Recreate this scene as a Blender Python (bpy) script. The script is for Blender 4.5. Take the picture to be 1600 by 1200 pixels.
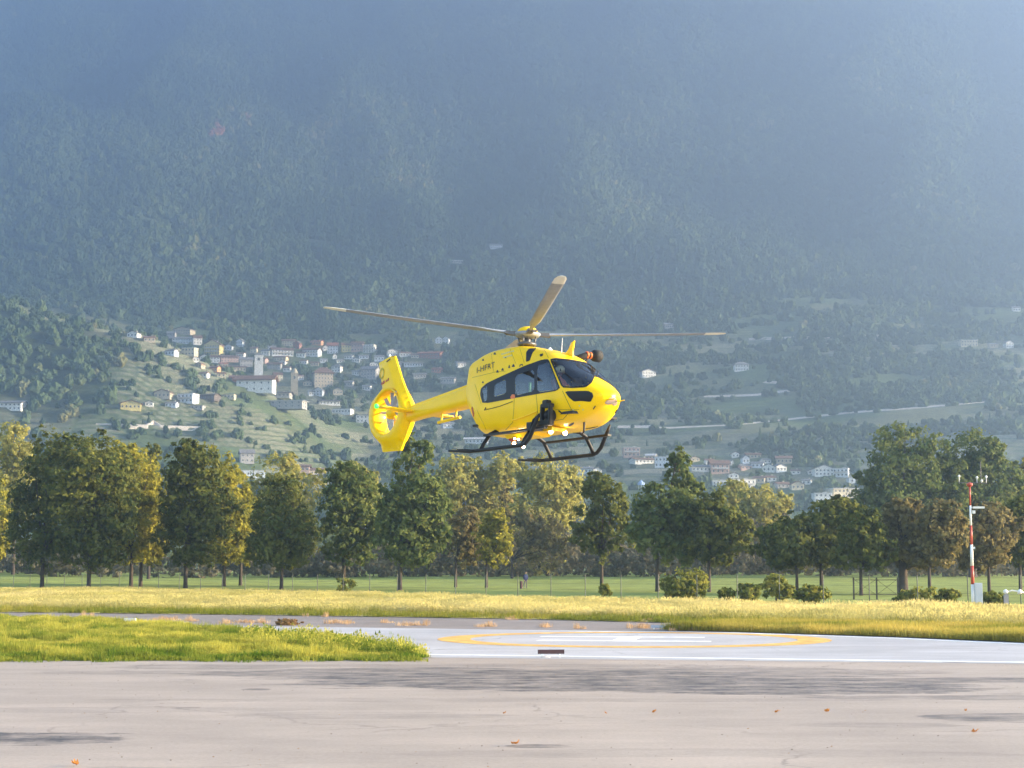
import bpy, bmesh, math, random
import numpy as np
from mathutils import Vector, Matrix, Euler, noise as mnoise
from mathutils.bvhtree import BVHTree
from mathutils.geometry import delaunay_2d_cdt

random.seed(7)
rng = np.random.default_rng(11)
SC = bpy.context.scene
COL = SC.collection
for o in list(bpy.data.objects):
    bpy.data.objects.remove(o)

# ------------------------------------------------------------------ camera, sky, sun, exposure
FPX, PITCH = 2600.0, math.atan(293 / 2600)          # focal length in pixels of a 1600 px wide frame; camera tilted up
CAM = np.array([0.0, 0.0, 1.94])
cam = bpy.data.cameras.new('camera')
cam.sensor_width = 36.0
cam.lens = 36.0 * FPX / 1600
cam.clip_start, cam.clip_end = 0.5, 20000
camo = bpy.data.objects.new('camera', cam)
camo.location = CAM
camo.rotation_euler = (math.pi / 2 + PITCH, 0, 0)
COL.objects.link(camo)
SC.camera = camo

SUN_EL, SUN_AZ = math.radians(12.5), math.radians(91)   # azimuth clockwise from +Y: far right, slightly in front of the camera
world = bpy.data.worlds.new('World')
SC.world = world
world.use_nodes = True
wn = world.node_tree
bg = wn.nodes['Background']
sky = wn.nodes.new('ShaderNodeTexSky')
sky.sky_type = 'NISHITA'
sky.sun_disc = False
sky.sun_elevation = SUN_EL
sky.sun_rotation = SUN_AZ
sky.altitude = 300
sky.dust_density = 1.5
sky.air_density = 1.0
wn.links.new(sky.outputs[0], bg.inputs[0])
bg.inputs[1].default_value = 0.15
sl = bpy.data.lights.new('sun', 'SUN')
sl.energy = 5.0
sl.angle = math.radians(0.5)
sl.color = (1.0, 0.80, 0.55)
so = bpy.data.objects.new('sun', sl)
sd = Vector((math.sin(SUN_AZ) * math.cos(SUN_EL), math.cos(SUN_AZ) * math.cos(SUN_EL), math.sin(SUN_EL)))
so.rotation_euler = sd.to_track_quat('Z', 'Y').to_euler()
COL.objects.link(so)
SC.view_settings.view_transform = 'Standard'
SC.view_settings.look = 'None'
SC.view_settings.exposure = 2.26
SC.view_settings.gamma = 1.0
SC.view_settings.use_curve_mapping = False
SC.render.engine = 'CYCLES'
SC.cycles.use_denoising = True
SC.cycles.max_bounces = 8
SC.cycles.volume_bounces = 1
SC.cycles.transparent_max_bounces = 12
SC.cycles.sample_clamp_indirect = 4.0
HAZE_DENSITY = 0.00060

# ------------------------------------------------------------------ helpers
_c, _s = math.cos(PITCH), math.sin(PITCH)
def ray(u, v):
    a, b = (u - 800) / FPX, (600 - v) / FPX
    return np.array([a, _c - _s * b, _s + _c * b])
def project(P):
    p = np.asarray(P, float) - CAM
    fw = p[..., 1] * _c + p[..., 2] * _s
    up = -p[..., 1] * _s + p[..., 2] * _c
    return 800 + FPX * p[..., 0] / fw, 600 - FPX * up / fw
def flat(u, v, z=0.0):
    r = ray(u, v)
    t = (z - CAM[2]) / r[2]
    return CAM + r * t
def at_depth(u, v, y):
    r = ray(u, v)
    return CAM + r * (y / r[1])

def smooth(a, b, x):
    t = np.clip((x - a) / (b - a), 0, 1)
    return t * t * (3 - 2 * t)
_tab = rng.random((256, 256))
def vnoise(x, y):
    x = np.asarray(x, float); y = np.asarray(y, float)
    xi, yi = np.floor(x).astype(int), np.floor(y).astype(int)
    fx, fy = x - xi, y - yi
    fx = fx * fx * (3 - 2 * fx); fy = fy * fy * (3 - 2 * fy)
    a = _tab[xi & 255, yi & 255]; b = _tab[(xi + 1) & 255, yi & 255]
    c = _tab[xi & 255, (yi + 1) & 255]; d = _tab[(xi + 1) & 255, (yi + 1) & 255]
    return (a * (1 - fx) + b * fx) * (1 - fy) + (c * (1 - fx) + d * fx) * fy
def fbm(x, y, n=4):
    s, a, t = 0.0, 1.0, 0.0
    for i in range(n):
        s = s + a * vnoise(x * 2 ** i + 17.3 * i, y * 2 ** i + 9.1 * i); t += a; a *= 0.5
    return s / t

def tag(o, label=None, cat=None, group=None, kind=None):
    if label: o['label'] = label
    if cat: o['category'] = cat
    if group: o['group'] = group
    if kind: o['kind'] = kind
    return o
def link(o, parent=None):
    COL.objects.link(o)
    if parent is not None: o.parent = parent
    return o
def thing(name, label, cat, loc=(0, 0, 0), rz=0.0, group=None):
    o = bpy.data.objects.new(name, None)
    o.location = loc; o.rotation_euler = (0, 0, rz)
    o.empty_display_size = 0.2
    link(o)
    return tag(o, label, cat, group)
def new_mesh(name, V, F, mats, smooth_=False, mi=None):
    me = bpy.data.meshes.new(name)
    me.from_pydata([tuple(v) for v in V], [], [tuple(f) for f in F])
    for m in (mats if isinstance(mats, (list, tuple)) else [mats]): me.materials.append(m)
    if mi is not None: me.polygons.foreach_set('material_index', mi)
    if smooth_: me.polygons.foreach_set('use_smooth', [True] * len(me.polygons))
    me.update()
    return me
def fast_mesh(name, V, F, mats, smooth_=False):
    """V (n,3), F (m,k) with one k: quick building of big meshes."""
    V = np.asarray(V, np.float32); F = np.asarray(F, np.int32)
    me = bpy.data.meshes.new(name)
    me.vertices.add(len(V)); me.vertices.foreach_set('co', V.ravel())
    k = F.shape[1]
    me.loops.add(F.size); me.loops.foreach_set('vertex_index', F.ravel())
    me.polygons.add(len(F))
    me.polygons.foreach_set('loop_start', np.arange(0, F.size, k, dtype=np.int32))
    me.polygons.foreach_set('loop_total', np.full(len(F), k, np.int32))
    if smooth_: me.polygons.foreach_set('use_smooth', np.ones(len(F), bool))
    for m in (mats if isinstance(mats, (list, tuple)) else [mats]): me.materials.append(m)
    me.update(calc_edges=True)
    return me
def mobj(name, me, parent=None, loc=None):
    o = bpy.data.objects.new(name, me)
    if loc is not None: o.location = loc
    return link(o, parent)

class MB:
    """collects primitive shapes into one mesh"""
    def __init__(s): s.V, s.F, s.M = [], [], []
    def add(s, V, F, m=0):
        n = len(s.V); s.V += [tuple(v) for v in V]; s.F += [tuple(i + n for i in f) for f in F]; s.M += [m] * len(F)
    def box(s, c, d, m=0, rot=None, taper=1.0):
        v = []
        for z in (-1, 1):
            k = taper if z > 0 else 1
            for x, y in ((-1, -1), (1, -1), (1, 1), (-1, 1)):
                p = Vector((x * d[0] / 2 * k, y * d[1] / 2 * k, z * d[2] / 2))
                if rot is not None: p = rot @ p
                v.append(p + Vector(c))
        s.add(v, [(3, 2, 1, 0), (4, 5, 6, 7), (0, 1, 5, 4), (1, 2, 6, 5), (2, 3, 7, 6), (3, 0, 4, 7)], m)
    def tube(s, P, r, n=8, m=0, cap=True):
        P = [Vector(p) for p in P]
        rs = r if isinstance(r, (list, tuple)) else [r] * len(P)
        V = []
        t0 = (P[1] - P[0]).normalized()
        nx = t0.orthogonal().normalized()
        for i, p in enumerate(P):
            t = (P[min(i + 1, len(P) - 1)] - P[max(i - 1, 0)]).normalized()
            nx = (nx - t * nx.dot(t)).normalized()
            ny = t.cross(nx)
            for k in range(n):
                a = 2 * math.pi * k / n
                V.append(p + (nx * math.cos(a) + ny * math.sin(a)) * rs[i])
        F = []
        for i in range(len(P) - 1):
            for k in range(n):
                F.append((i * n + k, i * n + (k + 1) % n, (i + 1) * n + (k + 1) % n, (i + 1) * n + k))
        if cap:
            F.append(tuple(range(n - 1, -1, -1))); F.append(tuple(range((len(P) - 1) * n, len(P) * n)))
        s.add(V, F, m)
    def lathe(s, prof, c=(0, 0, 0), n=20, m=0, mat=None):
        V, F = [], []
        for r, z in prof:
            for k in range(n):
                a = 2 * math.pi * k / n
                p = Vector((r * math.cos(a), r * math.sin(a), z))
                if mat is not None: p = mat @ p
                V.append(p + Vector(c))
        for i in range(len(prof) - 1):
            for k in range(n):
                F.append((i * n + k, i * n + (k + 1) % n, (i + 1) * n + (k + 1) % n, (i + 1) * n + k))
        F.append(tuple(range(n - 1, -1, -1))); F.append(tuple(range((len(prof) - 1) * n, len(prof) * n)))
        s.add(V, F, m)
    def mesh(s, name, mats, smooth_=False):
        return new_mesh(name, s.V, s.F, mats, smooth_, s.M)
    def build(s, name, mats, parent=None, smooth_=False, loc=None):
        return mobj(name, s.mesh(name, mats, smooth_), parent, loc)

# ------------------------------------------------------------------ materials
def mat(name, col, rough=0.7, metal=0.0, spec=0.5, coat=0.0, noise=0.0, nscale=5.0, bump=0.0, bscale=None, emit=None, estr=0.0):
    m = bpy.data.materials.new(name); m.use_nodes = True
    nt = m.node_tree; b = nt.nodes['Principled BSDF']
    b.inputs['Base Color'].default_value = (*col, 1)
    b.inputs['Roughness'].default_value = rough
    b.inputs['Metallic'].default_value = metal
    b.inputs['Specular IOR Level'].default_value = spec
    b.inputs['Coat Weight'].default_value = coat
    b.inputs['Coat Roughness'].default_value = 0.08
    tc = nt.nodes.new('ShaderNodeTexCoord')
    if noise:
        n = nt.nodes.new('ShaderNodeTexNoise'); n.inputs['Scale'].default_value = nscale; n.inputs['Detail'].default_value = 6
        nt.links.new(tc.outputs['Object'], n.inputs['Vector'])
        r = nt.nodes.new('ShaderNodeMapRange'); r.inputs[1].default_value = .3; r.inputs[2].default_value = .7
        r.inputs[3].default_value = 1 - noise; r.inputs[4].default_value = 1 + noise
        nt.links.new(n.outputs[0], r.inputs[0])
        mx = nt.nodes.new('ShaderNodeVectorMath'); mx.operation = 'SCALE'; mx.inputs[0].default_value = col
        nt.links.new(r.outputs[0], mx.inputs['Scale']); nt.links.new(mx.outputs[0], b.inputs['Base Color'])
    if bump:
        n = nt.nodes.new('ShaderNodeTexNoise'); n.inputs['Scale'].default_value = bscale or nscale * 4; n.inputs['Detail'].default_value = 5
        nt.links.new(tc.outputs['Object'], n.inputs['Vector'])
        bp = nt.nodes.new('ShaderNodeBump'); bp.inputs['Strength'].default_value = bump; bp.inputs['Distance'].default_value = .02
        nt.links.new(n.outputs[0], bp.inputs['Height']); nt.links.new(bp.outputs[0], b.inputs['Normal'])
    if emit:
        b.inputs['Emission Color'].default_value = (*emit, 1); b.inputs['Emission Strength'].default_value = estr
    return m

def leafmat(name, c0, c1, trans=0.45, attr='tint', by_instance=False):
    """leaf-like surface: diffuse + translucent, colour between c0 and c1 by an attribute of the leaf / the plant"""
    m = bpy.data.materials.new(name); m.use_nodes = True
    nt = m.node_tree; nt.nodes.clear()
    out = nt.nodes.new('ShaderNodeOutputMaterial')
    at = nt.nodes.new('ShaderNodeAttribute'); at.attribute_name = attr
    at.attribute_type = 'INSTANCER' if by_instance else 'GEOMETRY'
    rp = nt.nodes.new('ShaderNodeMix'); rp.data_type = 'RGBA'
    rp.inputs[6].default_value = (*c0, 1); rp.inputs[7].default_value = (*c1, 1)
    nt.links.new(at.outputs['Fac'], rp.inputs[0])
    d = nt.nodes.new('ShaderNodeBsdfDiffuse'); t = nt.nodes.new('ShaderNodeBsdfTranslucent')
    mx = nt.nodes.new('ShaderNodeMixShader'); mx.inputs[0].default_value = trans
    nt.links.new(rp.outputs[2], d.inputs[0]); nt.links.new(rp.outputs[2], t.inputs[0])
    nt.links.new(d.outputs[0], mx.inputs[1]); nt.links.new(t.outputs[0], mx.inputs[2])
    nt.links.new(mx.outputs[0], out.inputs[0])
    return m

def scatter(name, P, rot, scl, tint, idx, protos, kind='stuff'):
    """many small plants as one object: instances of the given meshes on the points P"""
    me = bpy.data.meshes.new(name)
    n = len(P)
    me.vertices.add(n); me.vertices.foreach_set('co', np.asarray(P, np.float32).ravel())
    for nm, tp, arr, key in (('rot', 'FLOAT_VECTOR', rot, 'vector'), ('scl', 'FLOAT_VECTOR', scl, 'vector'),
                             ('tint', 'FLOAT', tint, 'value'), ('idx', 'INT', idx, 'value')):
        a = me.attributes.new(nm, tp, 'POINT')
        a.data.foreach_set(key, np.asarray(arr, np.int32 if tp == 'INT' else np.float32).ravel())
    src = bpy.data.collections.new(name + '_source')
    for i, pm in enumerate(protos):
        src.objects.link(bpy.data.objects.new('%s_source_%03d' % (name, i), pm))
    ng = bpy.data.node_groups.new(name, 'GeometryNodeTree')
    ng.interface.new_socket('Geometry', in_out='INPUT', socket_type='NodeSocketGeometry')
    ng.interface.new_socket('Geometry', in_out='OUTPUT', socket_type='NodeSocketGeometry')
    N = ng.nodes.new
    gi, go = N('NodeGroupInput'), N('NodeGroupOutput')
    ci = N('GeometryNodeCollectionInfo'); ci.inputs[0].default_value = src
    ci.inputs['Separate Children'].default_value = True; ci.inputs['Reset Children'].default_value = True
    ip = N('GeometryNodeInstanceOnPoints')
    ip.inputs['Pick Instance'].default_value = True
    def na(nm, tp):
        x = N('GeometryNodeInputNamedAttribute'); x.data_type = tp; x.inputs['Name'].default_value = nm
        return x.outputs['Attribute']
    L = ng.links.new
    L(gi.outputs[0], ip.inputs['Points']); L(ci.outputs[0], ip.inputs['Instance'])
    L(na('idx', 'INT'), ip.inputs['Instance Index'])
    er = N('FunctionNodeEulerToRotation'); L(na('rot', 'FLOAT_VECTOR'), er.inputs[0]); L(er.outputs[0], ip.inputs['Rotation'])
    L(na('scl', 'FLOAT_VECTOR'), ip.inputs['Scale'])
    L(ip.outputs[0], go.inputs[0])
    o = bpy.data.objects.new(name, me); link(o)
    md = o.modifiers.new('scatter', 'NODES'); md.node_group = ng
    tag(o, kind=kind)
    return o

M = {}
M['yellow'] = mat('yellow_paint', (1.0, 0.60, 0.0), rough=0.38, spec=0.15, coat=0.18, noise=0.03, nscale=2)
M['black'] = mat('black_metal', (0.010, 0.010, 0.010), rough=0.5, spec=0.3)
M['band'] = mat('black_gloss_paint', (0.010, 0.010, 0.012), rough=0.45, coat=0.0, spec=0.3)
M['rubber'] = mat('dark_rubber', (0.02, 0.02, 0.02), rough=0.8)
M['liner'] = mat('dark_cabin_lining', (0.03, 0.032, 0.036), rough=0.8)
M['grey'] = mat('grey_metal', (0.12, 0.12, 0.125), rough=0.45, metal=0.4)
M['blade'] = mat('rotor_blade_grey', (0.28, 0.31, 0.37), rough=0.5, noise=0.1)
M['bladetip'] = mat('pale_blade_tip', (0.80, 0.78, 0.70), rough=0.45)
M['red'] = mat('red_paint', (0.45, 0.07, 0.04), rough=0.45)
M['orange'] = mat('orange_plastic', (0.75, 0.16, 0.02), rough=0.45)
M['white'] = mat('white_paint', (0.78, 0.78, 0.77), rough=0.5)
M['ink'] = mat('dark_lettering', (0.02, 0.018, 0.015), rough=0.5)
M['faint'] = mat('faint_lettering', (0.62, 0.55, 0.25), rough=0.5)
M['lamp'] = mat('lamp_glow', (1, 1, 1), emit=(1.0, 0.80, 0.52), estr=20)
M['lamphalo'] = mat('painted_lamp_halo', (1, .7, .4), emit=(1.0, 0.45, 0.12), estr=2.2)  # emission imitates the orange lamplight falling on the housing
M['navgreen'] = mat('green_navigation_glow', (0.1, 0.8, 0.2), emit=(0.02, 1.0, 0.05), estr=0.55)
M['lens'] = mat('clear_lens', (0.30, 0.22, 0.16), rough=0.1, coat=0.6)
M['beacon'] = mat('red_beacon', (0.5, 0.05, 0.02), rough=0.25)
M['skin'] = mat('skin', (0.5, 0.3, 0.22), rough=0.6)
M['navy'] = mat('navy_cloth', (0.02, 0.03, 0.10), rough=0.9)
M['flight'] = mat('orange_flight_suit', (0.50, 0.10, 0.03), rough=0.9)
M['helmet'] = mat('helmet_shell', (0.85, 0.80, 0.50), rough=0.3, coat=0.4)
M['seat'] = mat('seat_cloth', (0.05, 0.055, 0.06), rough=0.9)
M['green'] = mat('green_reflection', (0.10, 0.50, 0.12), rough=0.6)
def glass(name, tint, ior):
    m = bpy.data.materials.new(name); m.use_nodes = True
    nt = m.node_tree; nt.nodes.clear()
    out = nt.nodes.new('ShaderNodeOutputMaterial')
    tr = nt.nodes.new('ShaderNodeBsdfTransparent'); tr.inputs[0].default_value = (*tint, 1)
    gl = nt.nodes.new('ShaderNodeBsdfGlossy'); gl.inputs['Roughness'].default_value = 0.03
    lw = nt.nodes.new('ShaderNodeFresnel'); lw.inputs['IOR'].default_value = ior
    mx = nt.nodes.new('ShaderNodeMixShader')
    nt.links.new(lw.outputs[0], mx.inputs[0]); nt.links.new(tr.outputs[0], mx.inputs[1]); nt.links.new(gl.outputs[0], mx.inputs[2])
    nt.links.new(mx.outputs[0], out.inputs[0])
    return m
M['glass'] = glass('tinted_glass', (.36, .39, .42), 2.1)
M['screen'] = glass('windscreen_glass', (.86, .88, .90), 1.85)
# ------------------------------------------------------------------ terrain
_PR = np.array([0, 150, 200, 260, 400, 600, 800, 900, 1050, 1200, 1400, 1650, 1800, 2200, 2800, 3400, 3900])
_PZ = np.array([-.05, -.05, .35, 1.3, 2.0, 4, 12, 24, 58, 97, 153, 240, 296, 535, 905, 1300, 1560])
_rr = np.linspace(0, 3900, 781)
_zz = np.interp(_rr, _PR, _PZ)
_k = np.exp(-np.linspace(-2, 2, 25) ** 2); _k /= _k.sum()
_zs = np.convolve(np.pad(_zz, 12, mode='edge'), _k, 'valid')
_zs = np.where(_rr < 500, np.interp(_rr, _PR, _PZ), _zs)
_zs[-14:] = _zz[-14:]
def terr_mask(x, y):
    """how strongly a slope is stepped into terraces"""
    r = np.hypot(x, y)
    n = fbm(x / 190 + 3.3, y / 150 + 7.7, 3)
    vine = smooth(-345, -300, x) * (1 - smooth(-20, 40, x))
    return np.maximum(smooth(.40, .52, n), vine * smooth(.26, .36, n)) * smooth(930, 990, r) * (1 - smooth(1560, 1680, r))
def H0(x, y):
    x = np.asarray(x, float); y = np.asarray(y, float)
    r = np.hypot(x, y)
    z = np.interp(r, _rr, _zs)
    az = x / np.maximum(y, 1)
    # golf lawn mounds
    z = z + 0.5 * smooth(170, 215, r) * (1 - smooth(300, 420, r)) * (fbm(x / 45 + 5, y / 40, 2) - .5) * 2
    # lower fan undulation
    z = z + smooth(900, 1200, r) * (1 - smooth(1900, 2300, r)) * (fbm(x / 260, y / 260 + 30, 3) - .5) * 34
    # hill shoulder on the left in front of the village
    hx = 52 * smooth(-95, -205, x) + 26 * smooth(-185, -270, x) + 16 * smooth(-270, -380, x)
    z = z + hx * np.exp(-((y - 1165) / np.where(y < 1165, 150, 105)) ** 2)
    # mountain spurs and gullies
    m = smooth(1750, 2150, r)
    z = z + m * ((fbm(az * 6.5 + 2.1 + r / 4200, r / 1500 + 3, 3) - .5) * 150 + (fbm(az * 20 + 9, r / 420 + 1, 3) - .5) * 60 - np.abs(fbm(az * 9 - r / 1100 + 4, r / 2600 + 2, 2) - .5) * 80)
    # the deep side valley at the upper left
    edge = -0.235 + (r - 2500) / 2500 * 0.16
    z = z - 95 * smooth(0.012, -0.02, az - edge) * smooth(2250, 2600, r)
    return z
def H(x, y):
    z = H0(x, y)
    k = terr_mask(x, y)
    st = 3.6
    q = np.floor(z / st); f = z / st - q
    zt = (q + smooth(.62, .95, f)) * st
    return z + (zt - z) * k * .8
def march(u, v, tmin=60.0):
    r = ray(u, v)
    t = np.concatenate([np.arange(tmin, 700, .5), np.arange(700, 3600, 1.0)])
    X, Y, Zr = r[0] * t, r[1] * t, CAM[2] + r[2] * t
    hit = np.nonzero(Zr < H(X, Y))[0]
    i = hit[0] if len(hit) else len(t) - 1
    return np.array([X[i], Y[i], float(H(X[i], Y[i]))])

def build_terrain():
    rad = np.concatenate([np.linspace(75, 300, 110), np.linspace(302, 900, 60), np.linspace(902, 1720, 430), np.linspace(1726, 3320, 230)])
    A = np.linspace(math.radians(-20.8), math.radians(20.8), 550)
    R_, T_ = np.meshgrid(rad, A, indexing='ij')
    X, Y = R_ * np.sin(T_), R_ * np.cos(T_)
    Z = H(X, Y)
    n0, n1 = X.shape
    V = np.stack([X, Y, Z], -1).reshape(-1, 3)
    i = np.arange(n0 * n1).reshape(n0, n1)
    F = np.stack([i[:-1, :-1], i[:-1, 1:], i[1:, 1:], i[1:, :-1]], -1).reshape(-1, 4)
    m = bpy.data.materials.new('slope_ground'); m.use_nodes = True
    nt = m.node_tree; b = nt.nodes['Principled BSDF']; b.inputs['Roughness'].default_value = 1; b.inputs['Specular IOR Level'].default_value = .1
    at = nt.nodes.new('ShaderNodeAttribute'); at.attribute_name = 'ground_colour'
    tc = nt.nodes.new('ShaderNodeTexCoord')
    ns = nt.nodes.new('ShaderNodeTexNoise'); ns.inputs['Scale'].default_value = .25; ns.inputs['Detail'].default_value = 8; ns.inputs['Roughness'].default_value = .7
    nt.links.new(tc.outputs['Object'], ns.inputs['Vector'])
    mr = nt.nodes.new('ShaderNodeMapRange'); mr.inputs[1].default_value = .25; mr.inputs[2].default_value = .75; mr.inputs[3].default_value = .55; mr.inputs[4].default_value = 1.45
    nt.links.new(ns.outputs[0], mr.inputs[0])
    sc = nt.nodes.new('ShaderNodeVectorMath'); sc.operation = 'SCALE'
    nt.links.new(at.outputs['Color'], sc.inputs[0]); nt.links.new(mr.outputs[0], sc.inputs['Scale'])
    nt.links.new(sc.outputs[0], b.inputs['Base Color'])
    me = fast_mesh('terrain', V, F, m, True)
    # what grows or lies where: lawn, field, terrace wall, forest floor
    x, y, z = V[:, 0], V[:, 1], V[:, 2]
    r = np.hypot(x, y)
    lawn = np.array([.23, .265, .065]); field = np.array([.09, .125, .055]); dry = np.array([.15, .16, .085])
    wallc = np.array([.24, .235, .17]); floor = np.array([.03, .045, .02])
    n1 = fbm(x / 80, y / 80, 4)[:, None]; n2 = fbm(x / 30 + 40, y / 22 + 11, 4)[:, None]
    c = field + (dry - field) * smooth(.5, .68, n1)
    c = c * (.7 + .6 * n2)
    z0 = H0(x, y); f = z0 / 3.6 - np.floor(z0 / 3.6)
    k = (terr_mask(x, y) * 1.0 * smooth(.6, .72, f) * (1 - smooth(.9, .97, f)))[:, None] * smooth(.34, .5, fbm(x / 60 + 8, y / 60, 3))[:, None]
    c = c + (wallc - c) * k * .8
    lw = (1 - smooth(330, 480, r))[:, None]
    c = c + (lawn * (.85 + .3 * n1) - c) * lw
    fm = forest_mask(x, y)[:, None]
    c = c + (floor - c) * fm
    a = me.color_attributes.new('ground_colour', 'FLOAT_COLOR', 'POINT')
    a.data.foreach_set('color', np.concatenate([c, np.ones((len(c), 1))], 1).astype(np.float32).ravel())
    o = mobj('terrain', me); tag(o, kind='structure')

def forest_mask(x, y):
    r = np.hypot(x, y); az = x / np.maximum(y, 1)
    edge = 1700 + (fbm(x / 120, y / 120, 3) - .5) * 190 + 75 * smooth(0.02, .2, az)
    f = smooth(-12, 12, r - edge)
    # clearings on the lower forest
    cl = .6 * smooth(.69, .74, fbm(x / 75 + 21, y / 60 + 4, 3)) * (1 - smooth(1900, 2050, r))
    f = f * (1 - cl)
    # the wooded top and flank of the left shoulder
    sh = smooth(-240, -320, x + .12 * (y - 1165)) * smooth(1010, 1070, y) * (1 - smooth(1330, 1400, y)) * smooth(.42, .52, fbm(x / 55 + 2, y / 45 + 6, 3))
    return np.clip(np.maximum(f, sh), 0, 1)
build_terrain()
gm = mat('valley_soil', (.10, .105, .05), rough=1, noise=.3, nscale=.3)
g = MB(); g.add([(-1190, -290, -.12), (1190, -290, -.12), (1190, 3390, -.12), (-1190, 3390, -.12)], [(0, 1, 2, 3)])
tag(g.build('ground', gm), kind='structure')

# ------------------------------------------------------------------ paved surfaces
def sheet(name, pts, z, m, kind='structure', parent=None):
    bm = bmesh.new()
    vs = [bm.verts.new((p[0], p[1], z)) for p in pts]
    f = bm.faces.new(vs)
    if f.normal.z < 0: f.normal_flip()
    bmesh.ops.triangulate(bm, faces=[f])
    me = bpy.data.meshes.new(name); bm.to_mesh(me); bm.free(); me.materials.append(m)
    for p in me.polygons:
        if p.normal.z < 0: p.flip()
    o = mobj(name, me, parent)
    return tag(o, kind=kind) if kind else o
def G(u, v): return tuple(flat(u, v)[:2])

def asphalt(name, base, blobs, wear, rough=.62):
    """pavement: mottled colour with worn darker areas of their own shape (centre, radii), fine stones as bump"""
    m = bpy.data.materials.new(name); m.use_nodes = True
    nt = m.node_tree; b = nt.nodes['Principled BSDF']; N = nt.nodes.new; L = nt.links.new
    tc = N('ShaderNodeTexCoord')
    def noise(sc, det=6, st=None, ro=.6):
        n = N('ShaderNodeTexNoise'); n.inputs['Scale'].default_value = sc; n.inputs['Detail'].default_value = det; n.inputs['Roughness'].default_value = ro
        if st:
            mp = N('ShaderNodeMapping'); mp.inputs['Scale'].default_value = st; L(tc.outputs['Object'], mp.inputs[0]); L(mp.outputs[0], n.inputs[0])
        else: L(tc.outputs['Object'], n.inputs[0])
        return n.outputs[0]
    def rng_(v, a, b_, c, d):
        r = N('ShaderNodeMapRange'); r.inputs[1].default_value = a; r.inputs[2].default_value = b_; r.inputs[3].default_value = c; r.inputs[4].default_value = d
        L(v, r.inputs[0]); return r.outputs[0]
    def mth(op, a, c=None):
        x = N('ShaderNodeMath'); x.operation = op
        for i, q in enumerate((a, c)):
            if q is None: continue
            if isinstance(q, (int, float)): x.inputs[i].default_value = q
            else: L(q, x.inputs[i])
        return x.outputs[0]
    big = noise(.16, 5); mid = noise(1.0, 8, (.32, .8, 1), .7); fine = noise(17, 8, None, .8)
    edge = noise(1.1, 10, (.35, 1.3, 1), .75)
    total = None
    for (cx, cy, rx, ry, amt) in blobs:
        sub = N('ShaderNodeVectorMath'); sub.operation = 'SUBTRACT'; sub.inputs[1].default_value = (cx, cy, 0); L(tc.outputs['Object'], sub.inputs[0])
        dv = N('ShaderNodeVectorMath'); dv.operation = 'DIVIDE'; dv.inputs[1].default_value = (rx, ry, 1); L(sub.outputs[0], dv.inputs[0])
        ln = N('ShaderNodeVectorMath'); ln.operation = 'LENGTH'; L(dv.outputs[0], ln.inputs[0])
        v = mth('ADD', ln.outputs[1], mth('MULTIPLY', mth('SUBTRACT', edge, .5), 2.2))
        k = mth('MULTIPLY', rng_(v, 1.0, .90, 0, 1), amt)
        total = k if total is None else mth('MAXIMUM', total, k)
    v = mth('MULTIPLY', rng_(big, .3, .7, .84, 1.13), rng_(mid, .3, .7, .84, 1.12))
    v = mth('MULTIPLY', v, rng_(fine, .3, .7, .82, 1.18))
    sc = N('ShaderNodeVectorMath'); sc.operation = 'SCALE'; sc.inputs[0].default_value = base; L(v, sc.inputs['Scale'])
    col = sc.outputs[0]
    if total is not None:
        grain = noise(2.4, 9, (.45, .9, 1), .8)
        tt = mth('MULTIPLY', total, rng_(grain, .38, .60, .12, 1.0))
        mx = N('ShaderNodeMix'); mx.data_type = 'RGBA'; mx.inputs[7].default_value = (*wear, 1)
        L(tt, mx.inputs[0]); L(col, mx.inputs[6]); col = mx.outputs[2]
    vo = N('ShaderNodeTexVoronoi'); vo.feature = 'DISTANCE_TO_EDGE'; vo.inputs['Scale'].default_value = .22
    wv = N('ShaderNodeTexNoise'); wv.inputs['Scale'].default_value = 1.2; wv.inputs['Detail'].default_value = 6; L(tc.outputs['Object'], wv.inputs[0])
    ad = N('ShaderNodeVectorMath'); ad.operation = 'MULTIPLY_ADD'; ad.inputs[1].default_value = (1.6, 1.6, 0); L(wv.outputs[1], ad.inputs[0]); L(tc.outputs['Object'], ad.inputs[2]); L(ad.outputs[0], vo.inputs[0])
    ck = mth('MULTIPLY', rng_(vo.outputs[0], .0, .012, .55, 0), rng_(big, .45, .6, 0, 1))
    m3 = N('ShaderNodeMix'); m3.data_type = 'RGBA'; m3.inputs[7].default_value = (.10, .08, .065, 1); L(ck, m3.inputs[0]); L(col, m3.inputs[6]); col = m3.outputs[2]
    L(col, b.inputs['Base Color'])
    b.inputs['Roughness'].default_value = rough
    bp = N('ShaderNodeBump'); bp.inputs['Strength'].default_value = .25; bp.inputs['Distance'].default_value = .01
    L(noise(60, 4), bp.inputs['Height']); L(bp.outputs[0], b.inputs['Normal'])
    return m
def blob(u, v, du, v0, v1, amt=1.0):
    c = flat(u, v); y0, y1 = flat(u, v1)[1], flat(u, v0)[1]
    return (c[0], (y0 + y1) / 2, du / FPX * c[1], (y1 - y0) / 2, amt)
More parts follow.
